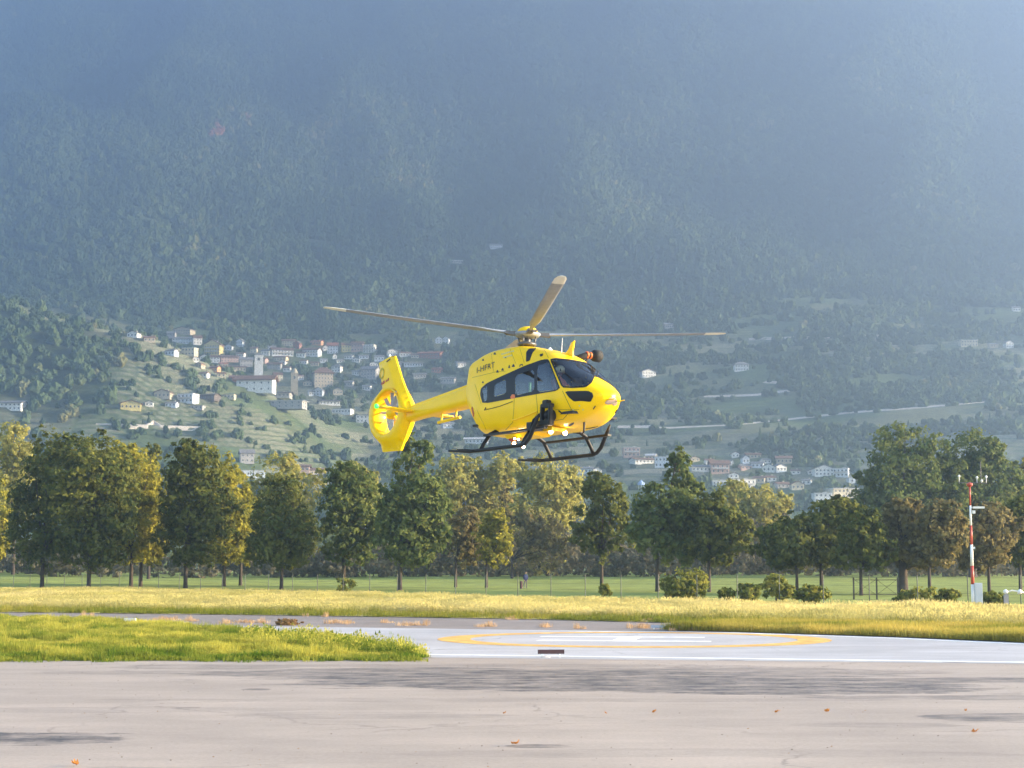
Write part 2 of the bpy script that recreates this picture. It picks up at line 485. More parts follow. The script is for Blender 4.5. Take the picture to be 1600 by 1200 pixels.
ap_blobs = [blob(860, 1062, 420, 1046, 1080), blob(1230, 1076, 330, 1062, 1086), blob(620, 1052, 330, 1043, 1060, .8), blob(1130, 1050, 330, 1042, 1060, .6),
            blob(40, 1155, 150, 1145, 1165), blob(-60, 1156, 150, 1143, 1168), blob(20, 1155, 120, 1147, 1163), blob(1570, 1122, 130, 1115, 1129, .8), blob(330, 1042, 160, 1038, 1047, .5),
            blob(1450, 1062, 260, 1058, 1067, .8), blob(1500, 1090, 240, 1086, 1094, .6), blob(760, 1040, 420, 1037, 1043, .35), blob(260, 1050, 200, 1047, 1054, .4), blob(800, 1094, 700, 1091, 1097, .25), blob(1100, 1178, 500, 1170, 1184, .18), blob(200, 1110, 260, 1104, 1114, .22), blob(400, 1077, 26, 1075.5, 1078.6, .9), blob(835, 1166, 46, 1163, 1169, .9), blob(1390, 1133, 130, 1129, 1137, .35), blob(560, 1120, 220, 1112, 1124, .3)]
M['apron'] = asphalt('worn_apron', (.40, .325, .26), ap_blobs, (.052, .048, .048))
M['pad'] = asphalt('pale_pad', (.455, .44, .44), [blob(1400, 1012, 180, 1009, 1015, .25), blob(500, 1003, 260, 998, 1007, .2), blob(770, 1029.5, 22, 1028.6, 1030.6, .8), blob(1140, 1032, 22, 1031, 1033, .8), blob(1490, 1035, 18, 1034, 1036, .8)], (.16, .13, .12))
M['taxi'] = asphalt('old_taxiway', (.235, .195, .17), [blob(500, 966, 500, 962, 970, .5)], (.16, .14, .125), .8)
PAD = [G(150, 976.3), G(400, 978.5), G(800, 984), G(1150, 988), G(1400, 996), G(1600, 1005), G(1900, 1021), G(2300, 1046), G(1600, 1037.5), G(670, 1027.5), G(380, 1024), G(100, 1010)]
sheet('apron', [(-45, -40), (45, -40), (45, 34), G(1600, 1036.5), G(670, 1026.5), G(380, 1023), (-30, 36.4), (-45, 36.4)], 0, M['apron'])
sheet('helipad_surface', PAD, .004, M['pad'])
sheet('taxiway', [G(-500, 952), G(400, 955), G(800, 960), G(1200, 970), G(1500, 978), G(2000, 996), (30, 43), (24, 36), (-30, 37), (-60, 60)], -.01, M['taxi'])
paint = mat('white_marking_paint', (.80, .80, .80), rough=.6, noise=.22, nscale=2.5)
ypaint = mat('yellow_marking_paint', (.74, .42, .09), rough=.6, noise=.30, nscale=2.2)
def strip_(name, P, w, z, m, parent=None):
    V, F = [], []
    P = [Vector((p[0], p[1], 0)) for p in P]
    for i, p in enumerate(P):
        t = (P[min(i + 1, len(P) - 1)] - P[max(i - 1, 0)]).normalized(); n = Vector((-t.y, t.x, 0))
        V += [p + n * w / 2 + Vector((0, 0, z)), p - n * w / 2 + Vector((0, 0, z))]
    for i in range(len(P) - 1): F.append((2 * i, 2 * i + 1, 2 * i + 3, 2 * i + 2))
    me = new_mesh(name, V, F, m)
    for p in me.polygons:
        if p.normal.z < 0: p.flip()
    return mobj(name, me, parent)
pm = thing('helipad_marking', 'yellow touchdown circle with a white letter H painted on the pale landing pad', 'pad marking', (*flat(988, 998)[:2], .008))
pc = np.array(flat(988, 998)[:2]); pc[1] = 48.6; pm.location = (pc[0], pc[1], .008)
V, F = [], []
for i in range(96):
    a = 2 * math.pi * i / 96
    V += [(5.65 * math.cos(a), 5.65 * math.sin(a), 0), (4.70 * math.cos(a), 4.70 * math.sin(a), 0)]
for i in range(96):
    j = (i + 1) % 96; F.append((2 * i, 2 * j, 2 * j + 1, 2 * i + 1))
mobj('circle', new_mesh('circle', V, F, ypaint), pm)
hm = MB()
for (x0, x1, y0, y1) in ((-2.6, 2.3, -1.75, -1.1), (-2.9, 2.0, 1.1, 1.75), (-.5, .15, -1.1, 1.1)):
    hm.add([(x0, y0, 0), (x1, y0, 0), (x1, y1, 0), (x0, y1, 0)], [(0, 1, 2, 3)])
ho = hm.build('letter', paint, pm); ho.rotation_euler = (0, 0, math.radians(-9))
ed = thing('edge_marking', 'white border line painted along the edge of the landing pad', 'pad marking', (0, 0, 0))
strip_('front_line', [G(u, 1023 + (u - 670) * 12.2 / 930) for u in np.linspace(380, 1900, 16)], .42, .008, paint, ed)
strip_('back_line', [G(u, v + 1) for u, v in ((900, 985.6), (1150, 988.4), (1400, 996.5), (1600, 1005.5), (1900, 1021.5))], .4, .008, paint, ed)
# ------------------------------------------------------------------ grass
def inside(P, poly):
    x, y = P[:, 0], P[:, 1]; c = np.zeros(len(P), bool); n = len(poly)
    for i in range(n):
        x0, y0 = poly[i]; x1, y1 = poly[(i + 1) % n]
        k = ((y0 > y) != (y1 > y)) & (x < (x1 - x0) * (y - y0) / (y1 - y0 + 1e-12) + x0)
        c ^= k
    return c
def fill(poly, n):
    a = np.array(poly); lo, hi = a.min(0), a.max(0)
    P = lo + rng.random((n, 2)) * (hi - lo)
    return P[inside(P, poly)]
def blade_clump(name, nb, rad, h, w, m, lean=.45, head=False):
    V, F = [], []
    r_ = random.Random(sum(map(ord, name)))
    for i in range(nb):
        a, d = r_.uniform(0, 6.28), rad * math.sqrt(r_.random())
        x, y = d * math.cos(a), d * math.sin(a)
        hh = h * r_.uniform(.45, 1.1); th = r_.uniform(0, 6.28); ln = hh * lean * r_.uniform(.2, 1.2)
        dx, dy = math.cos(th), math.sin(th); ww = w * r_.uniform(.7, 1.3); px, py = -dy * ww / 2, dx * ww / 2
        n = len(V)
        V += [(x - px, y - py, 0), (x + px, y + py, 0),
              (x + dx * ln * .35 - px * .8, y + dy * ln * .35 - py * .8, hh * .6), (x + dx * ln * .35 + px * .8, y + dy * ln * .35 + py * .8, hh * .6),
              (x + dx * ln, y + dy * ln, hh)]
        F += [(n, n + 1, n + 3), (n, n + 3, n + 2), (n + 2, n + 3, n + 4)]
        if head:
            n = len(V); k = ww * 1.6
            V += [(x + dx * ln - k, y + dy * ln, hh * .95), (x + dx * ln + k, y + dy * ln, hh * .95), (x + dx * ln * 1.2, y + dy * ln * 1.2, hh * 1.2)]
            F += [(n, n + 1, n + 2)]
    return fast_mesh(name, V, F, m)
def put_grass(name, P, z, hs, tint, protos, var=.35):
    n = len(P)
    pos = np.concatenate([P, np.full((n, 1), z) if np.isscalar(z) else np.asarray(z)[:, None]], 1)
    rot = np.zeros((n, 3)); rot[:, 2] = rng.random(n) * 6.28
    s = np.asarray(hs) * (1 + (rng.random(n) - .5) * 2 * var)
    scl = np.stack([np.ones(n), np.ones(n), s], 1)
    return scatter(name, pos, rot, scl, np.clip(tint, 0, 1), rng.integers(0, len(protos), n), protos)
lawnm = leafmat('green_grass_blades', (.10, .165, .02), (.54, .48, .09), .5, by_instance=True)
dryg = leafmat('dry_meadow_blades', (.41, .37, .12), (.60, .51, .22), .5, by_instance=True)
bankm = leafmat('bank_grass_blades', (.18, .20, .03), (.60, .46, .11), .5, by_instance=True)
weedm = leafmat('dry_weed_blades', (.42, .27, .14), (.64, .45, .28), .4, by_instance=True)
soil = mat('grass_soil', (.20, .20, .04), rough=1, noise=.3, nscale=2)
drysoil = mat('meadow_soil', (.40, .33, .11), rough=1, noise=.25, nscale=1)
pro_l = [blade_clump('lawn_clump', 34, .17, .12, .012, lawnm), blade_clump('lawn_clumpb', 30, .2, .10, .014, lawnm, .8), blade_clump('lawn_clumpc', 26, .13, .15, .011, lawnm, .6)]
pro_m = [blade_clump('meadow_clump', 54, .5, .40, .013, dryg, .35, True), blade_clump('meadow_clumpb', 50, .55, .36, .014, dryg, .5, True), blade_clump('meadow_clumpc', 44, .5, .46, .012, dryg, .5, True)]
pro_b = [blade_clump('bank_clump', 30, .3, .22, .018, bankm), blade_clump('bank_clumpb', 26, .28, .30, .016, bankm, .7)]
pro_w = [blade_clump('weed_clump', 26, .12, .14, .012, weedm, .9), blade_clump('weed_clumpb', 20, .16, .10, .014, weedm, 1.2)]

WEDGE = [G(-500, 1031.5), G(200, 1031.5), G(500, 1031), G(640, 1030), G(668, 1028.5), G(655, 1022), G(600, 1011), G(520, 999), G(430, 991), G(330, 983), G(240, 976.5), G(150, 971), G(60, 967.5), G(-60, 965.5), G(-600, 965)]
sheet('verge_soil', WEDGE, .02, soil)
P = fill(WEDGE, 130000)
vis = P[:, 0] > -P[:, 1] * .40
P = P[vis]
P += (rng.random(P.shape) - .5) * .1
keep = rng.random(len(P)) < np.clip(26000 / len(P), 0, 1)
P = P[keep]
t = fbm(P[:, 0] * .9, P[:, 1] * .8, 4)
back = smooth(37, 46, P[:, 1])
z_h = .55 + 1.1 * smooth(.35, .7, fbm(P[:, 0] * 1.3 + 9, P[:, 1] * 1.1, 3))
put_grass('verge_grass', P, .02, z_h, (t - .35) * 2.0 + .22 * back, pro_l)
Q = np.array([G(random.uniform(-150, 660), 1031.2 + abs(random.gauss(0, .9)) * (1 + .8 * math.sin(i * .07))) for i in range(520)])
put_grass('verge_edge_grass', Q, .005, .5 + .6 * rng.random(len(Q)), rng.random(len(Q)) * .5, pro_l)
# taller weeds at the tip and along the back edge of the verge
Q = fill([G(380, 1006), G(668, 1029), G(640, 1014), G(500, 996), G(380, 990)], 2600)[:700]
put_grass('verge_weeds', Q, .02, (.5 + .8 * rng.random(len(Q))), rng.random(len(Q)), [blade_clump('tall_weed', 9, .12, .22, .010, lawnm, .5, True)])

def edge_row(u): return np.interp(u, [-400, 0, 400, 800, 1100, 1600, 2000], [921, 924, 928, 940, 948.5, 956, 961])
def front_row(u): return np.interp(u, [-400, 0, 400, 800, 1150, 1600, 2000], [953.5, 956.5, 961, 967, 975.5, 986, 995])
us = np.linspace(-330, 1930, 24)
MEADOW = [G(u, front_row(u)) for u in us] + [G(u, edge_row(u)) for u in us[::-1]]
def terr_sheet(name, poly_rows, z, m):
    V, F = [], []
    for row in poly_rows: V += [(p[0], p[1], z) for p in row]
    k = len(poly_rows[0])
    for j in range(len(poly_rows) - 1):
        for i in range(k - 1): F.append((j * k + i, j * k + i + 1, (j + 1) * k + i + 1, (j + 1) * k + i))
    o = mobj(name, new_mesh(name, V, F, m)); return tag(o, kind='structure')
rows = []
for t_ in np.linspace(0, 1, 8):
    rows.append([tuple(np.array(G(u, front_row(u))) * (1 - t_) + np.array(G(u, edge_row(u))) * t_) for u in us])
terr_sheet('meadow_ground', rows, .012, drysoil)
P = fill(MEADOW, 90000)
u_, v_ = project(np.concatenate([P, np.zeros((len(P), 1))], 1))
ok = (u_ > -150) & (u_ < 1750); P, u_, v_ = P[ok], u_[ok], v_[ok]
fr = smooth(0, 7, front_row(u_) - v_)            # the mown strip along the taxiway
dens = np.clip(80 / P[:, 1], .25, 1.0)
ok = rng.random(len(P)) < np.where(fr < .5, 1, dens); P, u_, v_, fr = P[ok], u_[ok], v_[ok], fr[ok]
t = (fbm(P[:, 0] / 9, P[:, 1] / 9, 4) - .3) * 1.9
hh = .72 * (.55 + .9 * fbm(P[:, 0] / 5 + 3, P[:, 1] / 6, 3))
k = fr > .6
put_grass('dry_meadow_grass', P[k], .01, hh[k], t[k], pro_m)
k = ~k
put_grass('mown_strip_grass', P[k], .01, .5 + .5 * rng.random(k.sum()), (t[k] - .35), pro_b)
Q = fill(MEADOW, 26000); u_, v_ = project(np.concatenate([Q, np.zeros((len(Q), 1))], 1))
d_ = front_row(u_) - v_
k = (d_ < 4.5 + 2 * fbm(u_ / 40, v_ / 3, 2)) & (u_ > -150) & (u_ < 1750)
Q = Q[k]
put_grass('meadow_edge_grass', Q, .01, .9 + .5 * rng.random(len(Q)), rng.random(len(Q)) * .3 - .05, pro_b)
# grassy bank between the taxiway and the right part of the pad
BANK = [G(1040, 984.5), G(1150, 978), G(1300, 979), G(1450, 982), G(1600, 985), G(1900, 992), G(2000, 1020), G(1900, 1019), G(1600, 1003.5), G(1400, 995), G(1260, 990.5), G(1150, 987)]
sheet('bank_soil', BANK, .015, soil)
P = fill(BANK, 40000); P = P[P[:, 0] < P[:, 1] * .4][:13000]
t = (fbm(P[:, 0] / 2.5 + 7, P[:, 1] / 2.5, 4) - .3) * 1.9
put_grass('bank_grass', P, .015, .45 + .8 * fbm(P[:, 0] / 2, P[:, 1] / 2 + 5, 3), t, pro_b)
# dry weeds growing from the joints of the taxiway and at the pad edge
W = []
for (u, v, du, n) in ((265, 969, 18, 26), (300, 970, 10, 10), (390, 972.5, 22, 30), (355, 974, 12, 14), (540, 974, 26, 24), (600, 972.5, 10, 10), (640, 977, 22, 26), (760, 979, 14, 18), (855, 979, 8, 10), (905, 982, 8, 8),
                      (1000, 981, 18, 22), (1080, 985, 34, 40), (1010, 971, 12, 8), (800, 968, 10, 8), (500, 963, 14, 8), (140, 962, 10, 8)):
    for i in range(n * 2 // 3):
        a = G(u + random.gauss(0, du * .6), v + random.gauss(0, .7)); W.append(a)
W = np.array(W)
put_grass('dry_taxiway_weeds', W, 0.0, .8 + .8 * rng.random(len(W)), rng.random(len(W)), pro_w)

# ------------------------------------------------------------------ trees of the valley floor
bark = mat('tree_bark', (.055, .042, .032), rough=.95, noise=.35, nscale=3, bump=.6)
LEAF = {
 'dark': leafmat('dark_green_leaves', (.05, .075, .024), (.20, .20, .045), .42),
 'mid': leafmat('mid_green_leaves', (.065, .105, .035), (.22, .24, .07), .45),
 'gold': leafmat('yellow_green_leaves', (.12, .13, .028), (.46, .41, .06), .5),
 'willow': leafmat('pale_willow_leaves', (.22, .235, .075), (.52, .46, .12), .5),
 'rust': leafmat('rusty_leaves', (.10, .095, .045), (.32, .255, .10), .45),
 'bush': leafmat('bush_leaves', (.08, .12, .03), (.36, .33, .07), .5),
}
def crown_mesh(name, lobes, n, size, m, seed, droop=.0, thin=1.0):
    """leaf sprays on clumps spread over and through the lobes (cx,cy,cz,rx,ry,rz); the outline stays ragged"""
    r = np.random.default_rng(seed)
    sub = []
    for (cx, cy, cz, rx, ry, rz) in lobes:      # boughs that break the outline
        for q in range(5):
            a, e = r.uniform(0, 6.28), r.uniform(-.5, 1.2)
            k_ = r.uniform(.72, 1.0); s_ = r.uniform(.22, .44)
            sub.append((cx + rx * k_ * np.cos(a) * np.cos(e), cy + ry * k_ * np.sin(a) * np.cos(e), cz + rz * k_ * np.sin(e), rx * s_ * 1.1, ry * s_ * 1.1, rz * s_))
    lobes = [(a, b_, c, d_ * .93, e_ * .93, f * .95) for (a, b_, c, d_, e_, f) in lobes] + sub
    L = np.array(lobes); vol = (L[:, 3] * L[:, 4] * L[:, 5]) ** (2 / 3); vol /= vol.sum()
    n = int(n * 2.1); size *= .76
    nc = max(24, int(n / 24))
    li = r.choice(len(L), nc, p=vol)
    d = r.normal(size=(nc, 3)); d /= np.linalg.norm(d, axis=1)[:, None]
    rad = np.where(r.random(nc) < .72, r.uniform(.74, 1.06, nc), r.uniform(.15, .75, nc))
    cc = L[li, :3] + d * L[li, 3:] * rad[:, None]
    cs = (L[li, 3:].mean(1) * r.uniform(.14, .34, nc)) * thin
    ctone = r.random(nc) * .6
    k = r.integers(0, nc, n)
    off = r.normal(size=(n, 3)); off /= np.linalg.norm(off, axis=1)[:, None]
    off *= (r.random(n) ** .75)[:, None] * 1.25
    off[:, 2] *= .75
    C = cc[k] + off * cs[k][:, None]
    C[:, 2] -= droop * (off[:, 0] ** 2 + off[:, 1] ** 2) * cs[k]
    nrm = off + d[k] * .7 + r.normal(size=(n, 3)) * .55 + np.array([0, 0, .25])
    nrm /= np.linalg.norm(nrm, axis=1)[:, None]
    tx = np.cross(nrm, r.normal(size=(n, 3))); tx /= np.linalg.norm(tx, axis=1)[:, None] + 1e-9
    ty = np.cross(nrm, tx)
    s = size * r.uniform(.55, 1.25, n)[:, None]
    q = np.stack([C - tx * s, C - ty * s * .55 - nrm * s * .12, C + tx * s, C + ty * s * .55 + nrm * s * .08], 1)
    V = q.reshape(-1, 3); F = np.arange(4 * n).reshape(n, 4)
    me = fast_mesh(name, V, F, m)
    tn = np.clip(ctone[k] + r.random(n) * .4, 0, 1)
    a = me.attributes.new('tint', 'FLOAT', 'FACE'); a.data.foreach_set('value', tn.astype(np.float32))
    return me
def trunk_mesh(name, h, r0, lobes, seed, lean=0.0, multi=1):
    rr = random.Random(seed); b = MB()
    top = Vector((lean * h, 0, h))
    fork = h * .92
    b.tube([(0, 0, -.4), (0, 0, .25), (lean * h * .4, 0, h * .5), tuple(top)], [r0 * 1.5, r0 * 1.05, r0 * .9, r0 * .75], 8)
    for (cx, cy, cz, rx, ry, rz) in lobes:
        for j in range(3):
            e = Vector((cx + rr.uniform(-.6, .6) * rx, cy + rr.uniform(-.6, .6) * ry, cz + rr.uniform(-.3, .7) * rz))
            mid = top.lerp(e, .5) + Vector((0, 0, -.12 * (e - top).length * rr.random()))
            b.tube([tuple(top - Vector((0, 0, .15 * h))), tuple(mid), tuple(e)], [r0 * .5, r0 * .3, .03], 5)
    return b.mesh(name, bark, True)
ntree = [0]
def tree(u, d, lobes_px, kind, label, group=None, n=5200, size=.30, r0=None, clear=None, name='park_tree', cat='tree', droop=0.0, lean=0.0, dx=0.0):
    """lobes_px: (u, v, half width, half height) in the photograph at distance d; the stem stands on the ground below"""
    ntree[0] += 1; sd = 100 + ntree[0]
    b = at_depth(u, 900, d); gx, gy = b[0], b[1]; gz = float(H(gx, gy)); 
    if d < 170: gz = max(gz, 0.0)
    k = d / FPX; lob = []
    rr = random.Random(sd)
    if group == 'trees along the golf lawn':
        lobes_px = list(lobes_px) + [(sum(l[0] for l in lobes_px) / len(lobes_px), 860, .72 * max(l[2] for l in lobes_px), 26)]
    for (lu, lv, ru, rv) in lobes_px:
        ru *= 1.08; rv *= 1.06
        p = at_depth(lu, lv, d)
        lob.append((p[0] - gx, rr.uniform(-.25, .25) * ru * k, p[2] - gz, ru * k, ru * k * .95, rv * k))
    t = thing(name, label, cat, (gx, gy, gz), 0, group)
    low = min(l[2] - l[5] for l in lob)
    h = max(low + .25 * (max(l[2] for l in lob) - low), 1.0) if clear is None else clear
    if r0 is None: r0 = .09 + .008 * (max(l[2] + l[5] for l in lob))
    mobj('trunk', trunk_mesh('trunk', h, r0, lob, sd, lean), t)
    mobj('crown', crown_mesh('crown', lob, n, size, LEAF[kind], sd, droop), t)
    return t

GP = 'trees along the golf lawn'
# front row, left group
tree(66, 176, [(70, 790, 52, 95), (85, 735, 40, 60), (50, 820, 38, 60), (100, 800, 40, 75)], 'dark', 'dark oval tree at the left end of the front row, first thick trunk', GP, 7000, .34)
tree(139, 172, [(145, 780, 66, 95), (130, 735, 48, 58), (175, 745, 42, 55), (150, 830, 62, 55)], 'dark', 'big dark round tree with the pale mark on its stout trunk', GP, 8200, .34)
tree(205, 180, [(200, 770, 45, 70), (215, 820, 42, 55), (190, 730, 32, 38)], 'gold', 'golden lit tree on the right flank of the big dark round one', GP, 5600, .32)
tree(220, 184, [(232, 790, 36, 62), (245, 835, 26, 38), (222, 740, 24, 36)], 'gold', 'golden tree leaning towards the tall egg-shaped tree', GP, 4600, .32)
tree(290, 176, [(300, 780, 44, 92), (310, 722, 36, 44), (292, 830, 38, 52), (325, 800, 38, 62)], 'dark', 'tall egg-shaped tree standing alone right of the left clump', GP, 7600, .33)
tree(350, 186, [(352, 800, 36, 66), (340, 745, 26, 46), (356, 846, 32, 36)], 'gold', 'golden sided tree just behind the right of the egg-shaped one', GP, 5000, .32)
tree(376, 190, [(380, 810, 24, 54), (386, 845, 16, 34), (372, 765, 16, 32)], 'gold', 'slim bright golden tree, last before the spreading dark one', GP, 3600, .32)
tree(440, 170, [(445, 830, 52, 52), (440, 785, 34, 46), (430, 855, 46, 30), (470, 845, 30, 36)], 'dark', 'low dark spreading tree with bell-shaped crown and one straight trunk', GP, 7000, .32)
tree(537, 174, [(548, 800, 46, 62), (552, 755, 34, 36), (535, 840, 34, 36), (575, 830, 26, 44)], 'mid', 'fresh green loose tree left of the tall one with a narrow head', GP, 5600, .34)
tree(625, 166, [(645, 722, 30, 42), (648, 790, 50, 46), (640, 840, 54, 42), (680, 815, 26, 46), (612, 800, 24, 40)], 'mid', 'tall tree under the tail of the helicopter, narrow head over broad skirt', GP, 8200, .33)
tree(712, 186, [(722, 838, 24, 34), (730, 818, 22, 26), (740, 850, 22, 26)], 'rust', 'small brownish tree between the tall narrow-headed one and the yellow-green one', GP, 3000, .3)
tree(760, 182, [(768, 842, 26, 36), (778, 822, 16, 28), (786, 855, 18, 22)], 'gold', 'small yellow-green tree below the rear skids of the helicopter', GP, 3200, .3)
tree(940, 168, [(938, 800, 42, 48), (935, 768, 26, 30), (915, 835, 28, 26), (968, 820, 26, 40)], 'dark', 'dark airy tree with sky gaps, right of the person on the lawn', GP, 3000, .36)
tree(1027, 160, [(1062, 735, 20, 34), (1040, 790, 46, 40), (1072, 785, 30, 36), (1020, 830, 40, 36), (1075, 825, 34, 36)], 'mid', 'green tree with a small separate top, standing left of the round bush', GP, 6600, .34)
tree(1108, 158, [(1120, 820, 40, 38), (1110, 795, 28, 30), (1150, 838, 30, 34), (1095, 845, 28, 28)], 'dark', 'dark low tree with spreading crown behind the round bush', GP, 5600, .33)
tree(1245, 150, [(1232, 850, 42, 38), (1215, 860, 28, 28), (1245, 830, 26, 26)], 'dark', 'dark wide tree, first of the right group, beside the gap', GP, 5000, .32)
tree(1283, 152, [(1292, 830, 44, 44), (1300, 795, 28, 22), (1275, 855, 34, 28)], 'dark', 'dark round-topped tree second in the right group', GP, 5600, .32)
tree(1345, 140, [(1352, 848, 40, 46), (1345, 820, 28, 30), (1370, 860, 28, 36)], 'dark', 'dark grey-green tree hanging low over the wooden gate', GP, 5000, .3)
tree(1411, 142, [(1412, 830, 36, 44), (1408, 800, 24, 22), (1425, 860, 26, 30)], 'rust', 'rusty topped tree on the stoutest trunk of the right group', GP, 5200, .3, .42)
tree(1452, 140, [(1470, 830, 38, 42), (1478, 805, 26, 22), (1450, 860, 28, 28)], 'rust', 'rusty topped tree left of the red and white mast', GP, 5000, .3)
tree(1545, 146, [(1545, 835, 38, 46), (1550, 808, 28, 22), (1525, 865, 30, 30)], 'rust', 'brown tree directly right of the red and white mast', GP, 5000, .3)
tree(1594, 148, [(1592, 830, 30, 48), (1598, 805, 24, 28)], 'dark', 'dark tree cut by the right edge of the picture in the front row', GP, 4000, .3)
# rows behind
GB = 'taller trees behind the golf lawn'
tree(20, 255, [(22, 705, 30, 46), (8, 770, 32, 60), (35, 760, 28, 60)], 'willow', 'pale yellow-green tree at the far left behind the dark clump', GB, 4600, .42)
tree(-6, 200, [(-4, 800, 16, 50), (-12, 840, 20, 44)], 'gold', 'bright golden tree at the very left edge', GP, 2600, .32)
tree(232, 240, [(232, 730, 18, 34), (228, 790, 22, 44)], 'dark', 'dark narrow tree top showing between the golden tree and the egg-shaped one', GB, 2800, .38)
tree(445, 262, [(432, 745, 36, 36), (465, 770, 36, 40), (410, 790, 34, 50), (450, 810, 40, 60)], 'willow', 'pale golden willow above the low dark spreading tree', GB, 6000, .42, droop=.5)
tree(556, 260, [(556, 745, 22, 24), (565, 790, 30, 60)], 'willow', 'yellowish tree top peeping over the fresh green loose tree', GB, 3000, .42)
tree(716, 270, [(712, 745, 34, 40), (695, 790, 36, 55), (725, 810, 40, 70)], 'willow', 'dull green willow right of the narrow-headed tall tree', GB, 5400, .44, droop=.4)
tree(780, 272, [(780, 742, 30, 34), (770, 790, 34, 60), (800, 830, 36, 60)], 'willow', 'pale willow below the skids, left of the broad yellow one', GB, 5400, .44, droop=.4)
tree(856, 262, [(858, 745, 46, 36), (850, 800, 50, 60), (885, 770, 26, 44), (840, 850, 40, 44)], 'willow', 'broad yellow willow mass left of the dark airy tree', GB, 7600, .44, droop=.4)
tree(800, 235, [(790, 800, 14, 34), (830, 840, 26, 44), (865, 850, 22, 40)], 'rust', 'rusty orange tree in front of the pale willows', GB, 3600, .38)
tree(1142, 300, [(1142, 775, 28, 24), (1135, 810, 30, 40)], 'willow', 'rounded yellowish willow over the dark low tree', GB, 3600, .46, droop=.5)
tree(1200, 290, [(1198, 790, 38, 30), (1180, 820, 34, 40), (1215, 825, 26, 40)], 'willow', 'golden domed willow left of the earth gap', GB, 5000, .46, droop=.5)
tree(1410, 236, [(1412, 712, 52, 48), (1395, 770, 56, 56), (1440, 765, 50, 60), (1372, 800, 34, 50)], 'mid', 'huge rounded green tree, left half of the tall mass on the right', GB, 9500, .42, .6)
tree(1520, 240, [(1518, 722, 46, 50), (1500, 780, 50, 60), (1555, 770, 38, 56), (1540, 740, 34, 44)], 'mid', 'huge rounded green tree behind the red and white mast', GB, 9500, .42, .6)
tree(1600, 250, [(1600, 745, 24, 36), (1590, 800, 32, 60)], 'gold', 'yellow-green tree at the right edge beside the huge green pair', GB, 3800, .42)
for i, (u, v, w, hgt, d, lab) in enumerate(((1078, 905, 0, 0, 0, ''),)): pass
# bushes
GS = 'bushes in the meadow edge'
def bush(u, vb, d, lob, label, n=1500, kind='bush'):
    return tree(u, d, lob, kind, label, GS, n, .17, .05, .35, 'bush', 'bush')
bush(1070, 935, 112, [(1070, 915, 30, 22), (1050, 920, 18, 16), (1090, 912, 16, 24)], 'large round bush standing in front of the tree with the small separate top', 3400)
bush(540, 925, 150, [(541, 916, 15, 11)], 'small yellowish bush at the meadow edge below the fresh green loose tree', 700)
bush(945, 926, 125, [(945, 924, 9, 11)], 'little bush at the foot of the dark airy forked tree', 500)
bush(1140, 934, 108, [(1135, 929, 14, 9)], 'low green bush right beside the large round bush', 700)
bush(1172, 932, 108, [(1172, 926, 18, 13)], 'yellow tipped bush second to the right of the large round bush', 1000)
bush(1212, 930, 112, [(1208, 915, 22, 18), (1228, 925, 16, 14)], 'grey-green bush under the first dark tree of the right group', 1500)
bush(1275, 936, 100, [(1272, 930, 24, 14)], 'broad low bush left of the wooden gate', 1200)
bush(1436, 940, 96, [(1436, 934, 30, 16), (1415, 938, 18, 10)], 'broad yellow-green bush right of the wooden gate', 1800)
bush(1482, 942, 94, [(1482, 936, 18, 14)], 'yellow-green bush left of the mast foot', 1000)
bush(1552, 944, 92, [(1550, 938, 20, 13)], 'yellow-green bush between the mast and the weather sensor', 1100)
# underwood behind the rows: one mass nobody could count
def underwood():
    Ls = []
    for i in range(330):
        u = random.uniform(-150, 1750); d = random.uniform(245, 340)
        p = at_depth(u, 890, d); z = float(H(p[0], p[1])); k = d / FPX
        hgt = random.uniform(3.0, 5.4) * (1.45 if 560 < u < 930 or 1080 < u < 1300 else 1.1 if u > 560 else .85)
        Ls.append((p[0], p[1], z + hgt * .5, random.uniform(3, 7), 3, hgt * .75))
    me = crown_mesh('underwood', Ls, 70000, .5, LEAF['rust'], 77)
    me.materials[0] = leafmat('underwood_leaves', (.08, .08, .05), (.22, .19, .12), .4)
    tag(mobj('underwood', me), kind='stuff')
underwood()
def floor_trees():
    # further dim trees between the lawn and the slopes, a mass
    Ls = []
    for i in range(130):
        u = random.uniform(-200, 1800); d = random.uniform(430, 820)
        p = at_depth(u, 890, d); z = float(H(p[0], p[1])); h = random.uniform(7, 13)
        Ls.append((p[0], p[1], z + h * .5, random.uniform(4, 7), 5, h * .55))
    me = crown_mesh('valley_wood', Ls, 42000, .75, LEAF['mid'], 78)
    tag(mobj('valley_wood', me), kind='stuff')
floor_trees()
